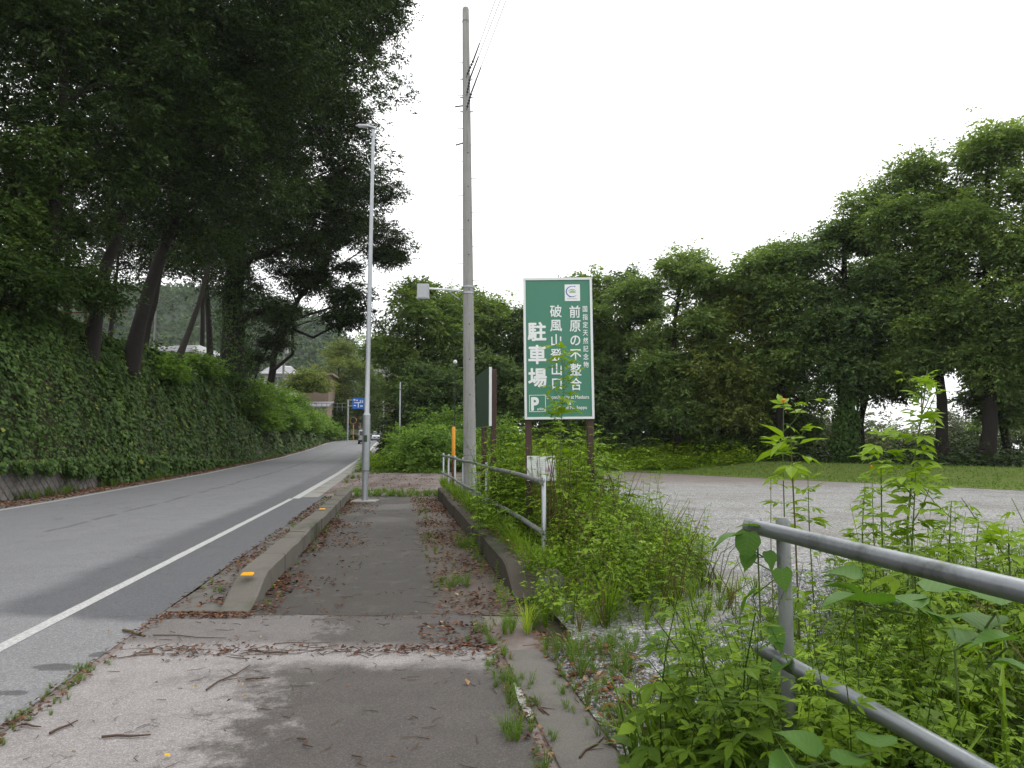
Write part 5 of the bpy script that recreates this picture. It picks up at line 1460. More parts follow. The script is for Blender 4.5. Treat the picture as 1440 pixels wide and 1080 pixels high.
# logo plate
g = Geo(); x0, z0 = sp(798, 423.5); x1, z1 = sp(819.5, 400); box(g, x0, x1, -.026, -.0205, z0, z1); logo = g.build("logo_plate", M_print_white, sign)
def ring_arc(g, cx, cz, rx, rz, a0, a1, w0, w1, y, n=24, m=0):
    an = np.radians(np.linspace(a0, a1, n)); w = w0 + (w1 - w0) * np.sin(np.linspace(0, math.pi, n))
    o = np.stack([cx + np.cos(an) * rx, np.full(n, y), cz + np.sin(an) * rz], -1); i_ = np.stack([cx + np.cos(an) * (rx - w), np.full(n, y), cz + np.sin(an) * (rz - w)], -1)
    V = np.concatenate([o, i_]); g.add(V, [(k, k + 1, n + k + 1, n + k) for k in range(n - 1)], .5, m)
LM = [M_print_blue, M_print_green, M_print_grey]
g = Geo(); cx, cz = sp(808.2, 410.2)
ring_arc(g, cx, cz, .098, .088, 62, 318, .004, .018, -.0275)
ring_arc(g, cx + .004, cz - .012, .066, .052, 20, 165, .004, .014, -.0275, m=2)
n = 20; an = np.radians(np.linspace(10, 170, n)); g.add([(cx + .008 + math.cos(a) * .055, -.0270, cz - .028 + math.sin(a) * .045) for a in an], [list(range(n))], .5, 1)
n = 10; an = np.radians(np.linspace(0, 360, n, endpoint=False)); g.add([(cx + .046 + math.cos(a) * .010, -.0275, cz + .080 + math.sin(a) * .010) for a in an], [list(range(n))], .5, 0)
g.add([(cx - .05, -.0275, cz - .088), (cx + .03, -.0275, cz - .088), (cx + .03, -.0275, cz - .080), (cx - .05, -.0275, cz - .080)], [(0, 1, 2, 3)], .5, 0)
for q in range(7): 
    g.add([(cx - .075 + q * .022, -.0275, cz - .118), (cx - .060 + q * .022, -.0275, cz - .118), (cx - .060 + q * .022, -.0275, cz - .108), (cx - .075 + q * .022, -.0275, cz - .108)], [(0, 1, 2, 3)], .5, 2)
g.build("emblem", LM, sign)
# P box and English lines
g = Geo(); x0, z0 = sp(746, 578.3); x1, z1 = sp(769, 554.8); b = .008
for a in ((x0, x1, z0, z0 + b), (x0, x1, z1 - b, z1), (x0, x0 + b, z0 + b, z1 - b), (x1 - b, x1, z0 + b, z1 - b)): box(g, a[0], a[1], -.0245, -.0205, a[2], a[3])
x_, z_ = sp(754, 567.3); put_text(g, "P", x_, z_, .125, .215, YT, offset=.045)
x_, z_ = sp(762.6, 574.8); put_text(g, "arking", x_, z_, .125, .055, YT, offset=.02)
g.build("parking_symbol", M_print_white, sign)
g = Geo(); x_, z_ = sp(800, 559); put_text(g, "Unconformity at Maebara", x_, z_, 59.5 * kx, .074, YT, offset=.012)
x_, z_ = sp(802.5, 566.8); put_text(g, "&", x_, z_, None, .052, YT, offset=.02)
x_, z_ = sp(803, 573.4); put_text(g, "trailhead Mt. happu", x_, z_, 46.5 * kx, .070, YT, offset=.012)
g.build("lettering", M_print_white, sign)

# --- small white notice on the left post
nb0 = at(741, 641, 10.85); nb1 = at(782, 676, 10.85)
nb = thing("notice_board", "small white notice board half hidden by weeds below the green sign", "notice board", ((nb0.x + nb1.x) / 2, 10.85, nb1.z), 0)
w_, h_ = (nb1.x - nb0.x) / 2, nb0.z - nb1.z
g = Geo(); box(g, -w_, w_, -.012, 0, 0, h_); g.build("panel", M_white_paint, nb)
g = Geo()
for c in range(13):
    xx = -w_ + .06 + c * (2 * w_ - .16) / 13
    for r in range(9):
        if random.random() < .22: continue
        zz = h_ - .05 - r * (h_ - .10) / 9; ww = .007 if c < 9 else .005
        box(g, xx, xx + ww * random.uniform(.6, 1.4), -.0135, -.0121, zz - .018 * random.uniform(.5, 1), zz)
g.build("print", M_print_grey, nb)
g = Geo()
for a in ((w_ - .17, w_ - .03, .14, .155), (w_ - .16, w_ - .05, .17, .18)): box(g, a[0], a[1], -.0135, -.0121, a[2], a[3])
g.build("print", M_print_pink, nb)
g = Geo(); box(g, -w_ + .01, -w_ + .05, .001, .13, h_ * .5, h_ * .5 + .04); g.build("bracket", M_rust, nb)

# --- dark sign seen almost edge on
A_, B_ = at(689, 557, 13.5), at(671, 563, 15.3)
rzv = math.atan2(B_.y - A_.y, B_.x - A_.x)
ds = thing("side_on_sign", "dark green sign board turned nearly edge on beside the utility pole", "sign", (A_.x, A_.y, 0), rzv)
Ls = math.hypot(B_.x - A_.x, B_.y - A_.y)
zt0, zb0 = at(689, 516, 13.5).z, at(689, 599, 13.5).z
g = Geo(); box(g, .004, Ls - .004, .0187, .024, zb0 + .004, zt0 - .004); box(g, .03, Ls - .03, -.02, .0183, zb0 + .03, zt0 - .03); g.build("panel", M_sign_dark, ds)
for a in ((0, Ls, zt0 - .03, zt0), (0, Ls, zb0, zb0 + .03), (0, .03, zb0 + .031, zt0 - .031), (Ls - .03, Ls, zb0 + .031, zt0 - .031)):
    g = Geo(); box(g, a[0], a[1], -.035, .0185, a[2], a[3]); g.build("frame_rail", M_white_paint, ds)
for x_ in (.12, Ls - .45):
    g = Geo(); bevel_box(g, x_ - .05, x_ + .05, -.14, -.037, -.3, zt0 - .03, .005); g.build("post", M_brown_post, ds)

# --- fence by the kerb, far part
F0, F1 = Vector((.40, 8.9, 0)), Vector((-2.30, 24.0, 0))
fence = thing("pipe_fence", "grey pipe fence with two rails running along the dark kerb to the driveway", "fence", F0)
def fpt(y, z): t = (y - F0.y) / (F1.y - F0.y); return Vector(((F1.x - F0.x) * t, y - F0.y, z))
zt_ = lambda y: at(765, 676, 8.9).z + (at(625, 640, 24).z - at(765, 676, 8.9).z) * (y - 8.9) / 15.1
zl_ = lambda y: at(765, 746, 8.9).z + (at(625, 664, 24).z - at(765, 746, 8.9).z) * (y - 8.9) / 15.1
for zf in (zt_, zl_):
    g = Geo(); yy = np.linspace(8.84, 24.05, 12)
    tube(g, [fpt(y, zf(y) + .012 * math.sin(y * 1.3)) + Vector((-.045, 0, 0)) for y in yy], .033, 12); g.build("rail", M_galv_dirty, fence, True)
for y in (24, 22.1, 20.1, 18.0, 15.8, 13.9, 8.93):
    g = Geo(); tp = zt_(y) + .07; p = fpt(y, 0)
    tube(g, [p + Vector((0, 0, -.2)), p + Vector((0, 0, tp - .01)), p + Vector((0, 0, tp))], [.03, .03, .02], 12); po = g.build("post", M_galv, fence, True)
    for zf in (zt_, zl_):
        g = Geo(); c = fpt(y, zf(y)); tube(g, [c + Vector((-.02, -.028, 0)), c + Vector((-.02, .028, 0))], .040, 10); g.build("clamp", M_galv_dirty, po)
    # grip: small U bolt drawn as a collar

# --- near rail on the right
Nn = thing("pipe_fence", "thick steel pipe fence crossing the lower right corner above the weeds", "fence", (1.05, 3.0, 0))
def nrail(p1, p2, ext, name="rail", r=.031):
    d = (p2 - p1); g = Geo(); a = p1 - d * ext[0]; b_ = p2 + d * ext[1]
    tube(g, [a - Nn.location, a * .5 + b_ * .5 - Nn.location, b_ - Nn.location], r, 20); return g.build(name, M_rail, Nn, True), a
rt, a_ = nrail(at(1062, 741, 3.04), at(1440, 832, 1.84), (0, 1.3))
g = Geo(); e_ = a_ - Nn.location; tube(g, [e_ + Vector((-.03, .03, .005)), e_ + Vector((.015, -.01, -.003))], [.034, .036], 16); g.build("rail_cap", M_galv_dirty, Nn)
nrail(at(1070, 912, 2.92), at(1370, 1078, 1.99), (0, 1.2), r=.029)
for (y, ) in ((2.97,), (.95,)):
    p = Vector((1.10 - .22 * (y - 3.0) + .01, y, 0)) - Nn.location
    g = Geo(); tube(g, [p + Vector((0, 0, -.2)), p + Vector((0, 0, 1.235)), p + Vector((0, 0, 1.25))], [.028, .028, .018], 16); g.build("post", M_galv_dirty, Nn, True)

# --- yellow marker post, thin poles, globe lamp
p = at(637.5, 660, 21.6); mk = thing("marker_post", "orange yellow marker post with a rusty foot at the end of the fence", "post", (p.x, 21.6, 0))
zt1 = at(637, 600, 21.6).z; zm = at(637, 641, 21.6).z
g = Geo(); tube(g, [(0, 0, -.2), (0, 0, zm)], .05, 12); g.build("lower_tube", M_rust, mk, True)
g = Geo(); tube(g, [(0, 0, zm), (0, 0, zt1 - .03), (0, 0, zt1)], [.056, .056, .03], 12); g.build("upper_tube", M_orange, mk, True)
def thin_pole(px, ytop, D, r, mat, label, extra=None):
    x_ = at(px, ytop, D).x; zt = at(px, ytop, D).z; z0 = float(H(S(x_, D), D))
    o = thing("thin_pole", label, "pole", (x_, D, z0), 0, "thin poles by the road")
    g = Geo(); tube(g, [(0, 0, -.2), (0, 0, zt - z0 - .05), (0, 0, zt - z0)], [r, r * .8, r * .5], 10); g.build("shaft", mat, o, True)
    g = Geo(); tube(g, [(0, 0, zt - z0 - .5), (0, 0, zt - z0 - .44)], r * 1.5, 10); g.build("band", M_galv_dirty, o)
    return o
thin_pole(563, 537, 45, .062, M_galv, "pale thin pole rising from the bushes under the small blue sign")
thin_pole(539.5, 561, 75, .085, M_galv, "shorter pale pole right of the street lamp foot behind the white car")
thin_pole(552.5, 582, 66, .08, M_galv, "stubby pale pole between the two taller thin poles")
x_ = at(640, 509, 40).x; zt = at(640, 509, 40).z
gl = thing("globe_lamp", "small white globe lamp on a thin dark pole left of the utility pole", "lamp", (x_, 40, float(H(S(x_, 40), 40))))
zz0 = zt - gl.location.z
g = Geo(); tube(g, [(0, 0, -.2), (0, 0, zz0 - .1)], [.03, .022], 8); g.build("lamp_pole", M_car_dark, gl)
g = Geo(); lathe(g, [(.0001, -.12)] + [(.12 * math.cos(a), .12 * math.sin(a)) for a in np.linspace(-1.3, 1.3, 7)] + [(.0001, .12)], 14, (0, 0, zz0)); g.build("globe", M_white_paint, gl, True)

# --- blue direction sign, small blue sign, traffic mirror
D_ = 110; x_ = at(488.8, 600, D_).x; zg = float(H(S(x_, D_), D_)); zt = at(489, 562, D_).z
bs = thing("direction_sign", "blue direction sign reaching out over the road from a pale pole", "sign", (x_, D_, zg))
g = Geo(); tube(g, [(0, 0, -.5), (0, 0, zt - zg)], .13, 10); g.build("pole", M_galv, bs)
sx0, sx1 = at(496, 560, D_).x - x_, at(512.5, 560, D_).x - x_; sz1, sz0 = at(496, 559.5, D_).z - zg, at(496, 575, D_).z - zg
for z_ in (sz1 - .35, sz0 + .45):
    g = Geo(); tube(g, [(0, 0, z_), (sx1 - .1, 0, z_)], .06, 8); g.build("arm", M_galv, bs)
g = Geo(); box(g, sx0, sx1, -.13, -.08, sz0, sz1); g.build("panel", M_blue_sign, bs)
g = Geo(); cx = (sx0 + sx1) / 2; cz = (sz0 + sz1) / 2
def bar(x0, x1, z0, z1): box(g, cx + x0, cx + x1, -.142, -.131, cz + z0, cz + z1)
bar(-.06, .06, -.65, .1); bar(-.55, .30, .04, .16); bar(.26, .36, .04, .5); bar(-.6, -.5, .0, .2); bar(-.75, -.45, .45, .6); bar(-.3, -.1, .4, .55); bar(.5, .75, .3, .42); bar(.5, .75, .1, .2); bar(.3, .7, -.5, -.35); bar(-.7, -.35, -.4, -.28)
g.build("print", M_print_white, bs)
D_ = 60; x_ = at(572, 600, D_).x; zg = float(H(S(x_, D_), D_)); cz = at(573, 545, D_).z - zg
ss = thing("small_blue_sign", "small round blue sign half lost in the leaves beyond the bushes", "sign", (x_, D_, zg))
g = Geo(); tube(g, [(0, 0, -.3), (0, 0, cz + .2)], .035, 8); g.build("pole", M_galv_dirty, ss)
g = Geo(); an = np.linspace(0, 2 * math.pi, 20, endpoint=False); 
for y_ in (-.06, -.04): g.add([(.02 + .32 * math.cos(a), y_, cz + .32 * math.sin(a)) for a in an], [list(range(20))])
Vr = [(.02 + .32 * math.cos(a), y_, cz + .32 * math.sin(a)) for y_ in (-.06, -.04) for a in an]; g.add(Vr, [(k, (k + 1) % 20, 20 + (k + 1) % 20, 20 + k) for k in range(20)])
g.build("panel", M_blue_sign, ss)
g = Geo(); box(g, -.16, .16, -.068, -.061, cz - .03, cz + .05); g.add([(.14, -.066, cz - .12), (.27, -.066, cz + .01), (.14, -.066, cz + .14)], [(0, 1, 2)]); g.build("print", M_print_white, ss)
D_ = 107; x_ = at(497, 600, D_).x; zg = float(H(S(x_, D_), D_)); zt = at(497, 588, D_).z - zg
tm = thing("traffic_mirror", "orange roadside traffic mirror beside the direction sign pole", "mirror", (x_, D_, zg))
g = Geo(); tube(g, [(0, 0, -.3), (0, 0, zt)], .06, 8); g.build("post", M_orange, tm)
g = Geo(); Vr = [(.5 * math.cos(a) * r_, y_, zt - .35 + .5 * math.sin(a) * r_) for r_, y_ in ((1, -.05), (1, -.17), (.92, -.17)) for a in an]
g.add(Vr, [(q * 20 + k, q * 20 + (k + 1) % 20, q * 20 + 20 + (k + 1) % 20, q * 20 + 20 + k) for q in range(2) for k in range(20)]); g.add(Vr[:20], [list(range(20))]); g.build("mirror_rim", M_orange, tm)
g = Geo(); g.add([(.46 * math.cos(a), -.15, zt - .35 + .46 * math.sin(a)) for a in an], [list(range(20))]); g.build("mirror_face", M_glass, tm)

# --- reflectors on the left kerb
for px, py, lab in ((356, 806, "bright yellow reflector plate on the near end of the mossy kerb"), (455, 716, "small yellow reflector plate further along the mossy kerb")):
    p = on_ground(px, py, .255); p.x = float(X(-1.50, p.y))
    o = thing("kerb_reflector", lab, "reflector", (p.x, p.y, .247 if py < 750 else .238), .16, "yellow reflectors on the kerb")
    g = Geo(); bevel_box(g, -.058, .058, -.05, .05, 0, .018, .006); g.build("reflector_plate", M_reflector, o)
    g = Geo(); box(g, -.045, .045, -.035, -.005, .0185, .0215); box(g, -.045, .045, .005, .035, .0185, .0215); g.build("lens_strip", M_reflector, o)
# orange remnant of a marker at the near end of the dark kerb
p = at(748, 803, 8.0); o = thing("broken_marker", "broken orange plastic marker stump among weeds at the fence foot", "marker", (p.x, 8.0, p.z - .14))
g = Geo(); tube(g, [(0, 0, -.1), (0, 0, .10), (.012, 0, .17)], [.055, .05, .042], 10, cap=False); g.build("stump", M_orange, o)
g = Geo(); tube(g, [(0, 0, -.12), (0, 0, -.07)], .085, 12); g.build("foot", M_black, o)
p = at(776, 822, 7.6)
o = thing("concrete_lump", "rounded pale concrete lump in the weeds by the fence foot", "stone", (p.x, 7.6, 0))
g = Geo(); lathe(g, [(.0001, -.05), (.15, 0), (.16, .1), (.12, .20), (.05, .25), (.0001, .26)], 10); g.build("lump", M_gutter, o, True)

# --- small guard fence and post on the bank top
gx = [at(px, 432, 31) for px in (122, 139)]
o = thing("guard_fence", "short dark guard fence on the bank top between the left trunks", "fence", (gx[0].x, 31, gx[0].z - .7))
for k, q in enumerate(gx):
    g = Geo(); b0 = q - o.location; tube(g, [(b0.x, 0, -1.2), (b0.x, 0, .85)], .045, 8); g.build("post", M_rust, o)
g = Geo(); tube(g, [(-1.2, 0, .45), (1.8, 0, .5)], .035, 8); g.build("rail", M_rust, o)

# ================================================================== BUILDINGS AND FAR POLES
def house(name, label, loc, w, d, h, roof_h, wallm, roofm, rz=0, wins=(), eave=.5, flat=False):
    o = thing(name, label, "house", loc, rz, None)
    g = Geo(); box(g, -w / 2, w / 2, 0, d, -4, h); g.build("wall", wallm, o)
    g = Geo()
    if flat:
        box(g, -w / 2 - eave, w / 2 + eave, -eave, d + eave, h + .01, h + .01 + roof_h)
    else:
        e = eave; x0, x1, y0, y1 = -w / 2 - e, w / 2 + e, -e, d + e; rx = min(w, d) * .32
        V = [(x0, y0, h - .05), (x1, y0, h - .05), (x1, y1, h - .05), (x0, y1, h - .05), (x0 + rx, d / 2, h + roof_h), (x1 - rx, d / 2, h + roof_h)]
        V += [(a, b, c - .22) for a, b, c in V[:4]]
        g.add(V, [(0, 1, 5, 4), (2, 3, 4, 5), (0, 6, 7, 1), (1, 7, 8, 2), (2, 8, 9, 3), (3, 9, 6, 0), (6, 9, 8, 7)]); g.add(V, [(1, 2, 5), (3, 0, 4)])
    g.build("roof", roofm, o)
    if not flat:
        for r in range(1, 7):      # courses of tiles as thin raised ribs along the front slope
            t = r / 7.5; g = Geo(); z_ = h - .05 + (roof_h + .05) * t; yy_ = y0 + (d / 2 - y0) * t; xa, xb = x0 + rx * t, x1 - rx * t
            tube(g, [(xa, yy_, z_ + .04), (xb, yy_, z_ + .04)], .05, 4); g.build("tile_course", roofm, o)
    for (a, b, c, dd) in wins:
        g = Geo(); box(g, a - .08, b + .08, -.05, -.002, c - .08, dd + .08); f = g.build("window", M_white_paint, o)
        g = Geo(); box(g, a, (a + b) / 2 - .03, -.07, -.051, c, dd); g.build("pane", M_glass, f); g = Geo(); box(g, (a + b) / 2 + .03, b, -.07, -.051, c, dd); g.build("pane", M_glass, f)
    return o
p = at(425, 540, 112); house("house", "low brown house with a long dark eave behind the yellow green shrub", (p.x, 112, p.z - 2.2), 8.2, 7, 3.6, .35, M_wall_brown, M_wall_brown, .1, [(-3.4, -1.8, 1.4, 2.8), (-.5, 1.2, 1.4, 2.8), (2.2, 3.6, 1.4, 2.8)], .7, True)
p = at(393, 528, 106); house("house", "house with a pale hipped roof showing at the far utility pole", (p.x, 106, p.z - 2.6), 4.4, 4.6, 3.0, 1.3, M_wall_cream, M_roof_pale, .2, [(-1, .6, 1.2, 2.4)], .6)
p = at(212, 487, 60); house("house", "house beyond the bank with a shiny pale tiled roof between the trunks", (p.x, 62, p.z - 2.8), 5.2, 6, 2.7, .85, M_wall_cream, M_roof_pale, -.2, [(-1.5, .5, 1.0, 2.2)], .6)
p = at(487, 552, 128); house("house", "small house with a grey roof just above the direction sign", (p.x - .5, 128, p.z - 2.5), 5.5, 5, 2.3, .9, M_wall_brown, M_roof_grey, .1, [(-1.5, 0, .9, 1.9)], .5)
p = at(545, 540, 140); house("house", "brown walled house glimpsed through leaves above the road bend", (p.x, 140, p.z - 4), 11, 6, 5.6, 1.6, M_wall_brown, M_roof_grey, -.1, [(-4.5, -2.5, 3.2, 4.6), (-1, 1, 3.2, 4.6), (2.5, 4.5, 3.2, 4.6)], .7)
p = at(452, 570, 104); o = thing("terrace_rail", "thin grey rail fence of the terrace above the far bank", "fence", (p.x, 104, p.z - .6))
for k in range(9):
    g = Geo(); tube(g, [(-2.2 + k * .75, 0, -.3), (-2.2 + k * .75, 0, .95)], .04, 6); g.build("post", M_galv_dirty, o)
for z_ in (.35, .9):
    g = Geo(); tube(g, [(-2.4, 0, z_), (4.2, 0, z_)], .04, 6); g.build("rail", M_galv_dirty, o)
p = at(445, 563, 108); o = thing("shed", "low grey roofed shed on the terrace above the far bank", "shed", (p.x, 108, p.z - 2.6))
g = Geo(); box(g, -1.6, 1.6, 0, 3, -2, 1.7); g.build("wall", M_wall_brown, o)
g = Geo(); g.add([(-1.9, -.4, 1.6), (1.9, -.4, 1.6), (1.9, 3.2, 2.5), (-1.9, 3.2, 2.5), (-1.9, -.4, 1.72), (1.9, -.4, 1.72), (1.9, 3.2, 2.62), (-1.9, 3.2, 2.62)], [(0, 3, 2, 1), (4, 5, 6, 7), (0, 1, 5, 4), (1, 2, 6, 5), (2, 3, 7, 6), (3, 0, 4, 7)]); g.build("roof", M_roof_grey, o)
def far_pole(px, ytop, ybot, D, r, label, cross=True):
    t = at(px, ytop, D); b_ = at(px, ybot, D)
    o = thing("far_utility_pole", label, "utility pole", (b_.x, D, b_.z - 1), 0, "far utility poles")
    hh = t.z - b_.z + 1
    g = Geo(); tube(g, [(0, 0, -2), (0, 0, hh)], [r, r * .6], 10); g.build("shaft", M_pole, o)
    if cross:
        for dz in (.5, 1.3):
            g = Geo(); tube(g, [(-.9, 0, hh - dz), (.9, 0, hh - dz)], .05, 6); g.build("crossarm", M_galv, o)
            for xx in (-.8, -.3, .3, .8):
                g = Geo(); tube(g, [(xx, 0, hh - dz), (xx, 0, hh - dz + .28)], [.06, .05], 6); g.build("insulator", M_white_paint, o)
        g = Geo(); tube(g, [(.35, -.1, hh - 4.5), (.35, -.1, hh - 3.7)], .22, 10); g.build("transformer", M_box_grey, o)
far_pole(398, 447, 545, 88, .17, "pale utility pole with crossarms in front of the wooded hill")
far_pole(217, 438, 490, 58, .13, "short pale pole rising behind the shiny house roof", False)

# ================================================================== VEHICLES
def loft(g, secs, m=0):
    """secs: list of (y, [(x,z)...]) rings"""
    n = len(secs[0][1]); V = [(x, y, z) for y, r in secs for x, z in r]
    F = [(k * n + j, k * n + (j + 1) % n, (k + 1) * n + (j + 1) % n, (k + 1) * n + j) for k in range(len(secs) - 1) for j in range(n)]
    g.add(V, F, .5, m); g.add(V[:n], [list(range(n))[::-1]], .5, m); g.add(V[-n:], [list(range(n))], .5, m)
def ring(w, z0, z1, tumble, r=.08): return [(-w + r, z0), (w - r, z0), (w, z0 + r), (w, z0 + (z1 - z0) * .55), (w - tumble, z1 - r), (w - tumble - r, z1), (-w + tumble + r, z1), (-w + tumble, z1 - r), (-w, z0 + (z1 - z0) * .55), (-w, z0 + r)]
def wheel(o, x, y, r=.30):
    g = Geo(); tube(g, [(x - .09, y, r), (x - .07, y, r), (x + .07, y, r), (x + .09, y, r)], [r * .86, r, r, r * .86], 18); w = g.build("wheel", M_black, o)
    sx = 1 if x > 0 else -1
    g = Geo(); tube(g, [(x + sx * .085, y, r), (x + sx * .10, y, r)], [r * .58, r * .5], 12); g.build("rim", M_galv, w)
def rect(o, name, mat, pts, parent=None, th=.012):
    g = Geo(); P = [Vector(p) for p in pts]; nrm_ = (P[1] - P[0]).cross(P[2] - P[0]).normalized() * th
    V = [tuple(p) for p in P] + [tuple(p + nrm_) for p in P]; n = len(P)
    g.add(V, [tuple(range(n))[::-1], tuple(range(n, 2 * n))]); g.add(V, [(k, (k + 1) % n, n + (k + 1) % n, n + k) for k in range(n)]); return g.build(name, mat, parent or o)
vp = at(511.5, 624, 92); vx = vp.x
van = thing("van", "small silver van with a yellow number plate driving away down the road", "van", (vx, 92, float(zroad(92))), .16)
g = Geo(); loft(g, [(0, ring(.70, .35, 1.72, .07)), (.12, ring(.735, .28, 1.84, .08)), (2.3, ring(.74, .26, 1.87, .09)), (2.75, ring(.73, .28, 1.70, .16)), (2.95, ring(.72, .3, 1.1, .05)), (3.35, ring(.66, .32, .95, .05))]); g.build("body", M_car_silver, van)
g = Geo(); loft(g, [(-.08, ring(.68, .24, .52, .0, .05)), (.15, ring(.745, .22, .55, .0, .05))]); g.build("rear_bumper", M_car_dark, van)
rect(van, "rear_window", M_glass, [(-.56, -.012, 1.10), (.56, -.012, 1.10), (.53, .0, 1.62), (-.53, .0, 1.62)])
rect(van, "number_plate", M_yellow_plate, [(-.17, -.10, .60), (.17, -.10, .60), (.17, -.10, .78), (-.17, -.10, .78)])
for s_ in (-1, 1):
    rect(van, "tail_light", M_red, [(s_ * .62 - .06, -.02, .75), (s_ * .62 + .06, -.02, .75), (s_ * .62 + .06, -.02, 1.1), (s_ * .62 - .06, -.02, 1.1)])
    rect(van, "side_window", M_glass, [(s_ * .725, .4, 1.1), (s_ * .725, 2.5, 1.1), (s_ * .675, 2.35, 1.6), (s_ * .68, .45, 1.6)][::s_])
    for y_ in (.5, 2.75): wheel(van, s_ * .66, y_)
    g = Geo(); bevel_box(g, s_ * .85 - .08, s_ * .85 + .08, 2.45, 2.55, 1.02, 1.2, .02); g.build("wing_mirror", M_car_dark, van)
cpos = at(529.5, 620, 112)
car = thing("car", "white car facing the camera half hidden behind the roadside bushes", "car", (cpos.x, 112, float(zroad(112))), .16)
g = Geo(); loft(g, [(0, ring(.72, .35, .72, .03)), (.15, ring(.83, .25, .80, .04)), (1.0, ring(.86, .22, .93, .05)), (4.0, ring(.85, .24, .98, .05)), (4.3, ring(.76, .35, .9, .05))]); g.build("body", M_car_white, car)
g = Geo(); loft(g, [(.95, ring(.76, .90, .96, .02, .02)), (1.7, ring(.70, .92, 1.44, .12, .05)), (3.0, ring(.70, .92, 1.48, .12, .05)), (3.9, ring(.72, .92, 1.05, .04, .03))]); g.build("cabin", M_glass, car)
g = Geo(); loft(g, [(1.62, ring(.60, 1.43, 1.475, .0, .015)), (2.4, ring(.60, 1.47, 1.53, 0, .02)), (3.2, ring(.56, 1.44, 1.48, 0, .015))]); g.build("roof_panel", M_car_white, car)
rect(car, "grille", M_car_dark, [(-.45, -.012, .42), (.45, -.012, .42), (.5, -.012, .60), (-.5, -.012, .60)])
rect(car, "number_plate", M_print_white, [(-.17, -.03, .44), (.17, -.03, .44), (.17, -.03, .56), (-.17, -.03, .56)])
for s_ in (-1, 1):
    rect(car, "headlight", M_galv, [(s_ * .60 - .12, .03, .62), (s_ * .60 + .12, .03, .62), (s_ * .60 + .12, .05, .74), (s_ * .60 - .12, .05, .74)])
    for y_ in (.8, 3.4): wheel(car, s_ * .76, y_)
    g = Geo(); bevel_box(g, s_ * .95 - .09, s_ * .95 + .09, 1.3, 1.38, .98, 1.1, .02); g.build("wing_mirror", M_car_white, car)

# ================================================================== TALL SINGLE PLANTS AND BIG VINE LEAVES
leafA = compound(.11, .042, 5, .45).mesh("leaf", M_weed); leafB = compound(.12, .055, 3, .5).mesh("leaf", M_weed); leafC = compound(.14, .045, 1, .3).mesh("leaf", M_weed)
for me in (leafA, leafB, leafC):
    at_ = me.attributes["tint"]; v = np.zeros(len(me.polygons), np.float32); at_.data.foreach_get("value", v); at_.data.foreach_set("value", np.clip(v + .80, .1, .97).astype(np.float32))
def tall_plant(label, base, pts, r, nodes, meshes, sc=(1.2, .5), side=0, flower=False, stem=M_stem_green, group="tall weeds standing above the thicket", t0=.25, seed=0, opp=2):
    r_ = random.Random(seed)
    o = thing("tall_weed", label, "plant", base, 0, group)
    P = [Vector(p) - Vector(base) for p in pts]; P = [Vector((0, 0, -.05))] + P
    dense = []
    for k in range(len(P) - 1):
        for q in range(4): dense.append(P[k].lerp(P[k + 1], q / 4))
    dense.append(P[-1]); n = len(dense)
    g = Geo(); tube(g, dense, np.linspace(r, r * .35, n), 6); g.build("stem", stem, o, True)
    def on(t): f = t * (n - 1); k = min(int(f), n - 2); return dense[k].lerp(dense[k + 1], f - k)
    for k in range(nodes):
        t = t0 + (1 - t0) * (k + r_.random() * .5) / nodes
        a0 = k * 1.57 + r_.uniform(-.5, .5)
        s_ = (sc[0] + (sc[1] - sc[0]) * t) * r_.uniform(.7, 1.2)
        for q in range(opp):
            if r_.random() < .12: continue
            l = bpy.data.objects.new("leaf", r_.choice(meshes)); COL.objects.link(l); l.parent = o
            l.location = on(t); l.rotation_euler = (math.radians(r_.uniform(-25, 45) * (.3 + t)), r_.uniform(-.3, .3), a0 + q * math.pi); l.scale = (s_,) * 3
    for k in range(side):
        t = r_.uniform(.5, .85); a = r_.uniform(0, 6.28); b0 = on(t); tip = b0 + Vector((math.cos(a) * .16, math.sin(a) * .1, r_.uniform(.14, .26)))
        g = Geo(); tube(g, [b0, b0.lerp(tip, .5) + Vector((0, 0, -.02)), tip], [r * .5, r * .4, r * .25], 5); g.build("side_stem", stem, o, True)
        for q in range(4):
            l = bpy.data.objects.new("leaf", r_.choice(meshes)); COL.objects.link(l); l.parent = o
            l.location = b0.lerp(tip, .5 + q * .16); l.rotation_euler = (math.radians(r_.uniform(-10, 40)), 0, q * 1.6 + a); l.scale = (s_ * .75,) * 3
    if flower:
        g = Geo(); c = dense[-1]; lathe(g, [(.0001, 0), (.008, .004), (.012, .014), (.007, .024), (.0001, .026)], 8, tuple(c)); g.build("flower_head", M_flower, o)
    return o
def fgp(px, py, D): return at(px, py, D)
def gbase(px, D): p = at(px, 800, D); return Vector((p.x, D, 0))
L3 = [leafA, leafB]
tall_plant("tall weed climbing in front of the middle of the green sign", gbase(787, 9.6), [at(786, 700, 9.6), at(789, 600, 9.6), at(793, 540, 9.6), at(788, 480, 9.55)], .009, 22, [leafA, leafB, leafC], (2.1, 1.5), 3, seed=1, t0=.28)
tall_plant("second thin weed stem just left of the one before the green sign", gbase(776, 9.8), [at(779, 700, 9.8), at(783, 620, 9.8), at(780, 560, 9.8)], .007, 12, [leafA, leafC], (1.8, 1.2), 1, seed=2)
tall_plant("tall flowering weed above the end of the near rail", gbase(1112, 4.3), [at(1104, 760, 4.3), at(1101, 650, 4.3), at(1102, 566, 4.3)], .0055, 9, L3, (1.5, .8), 2, True, seed=3, t0=.40)
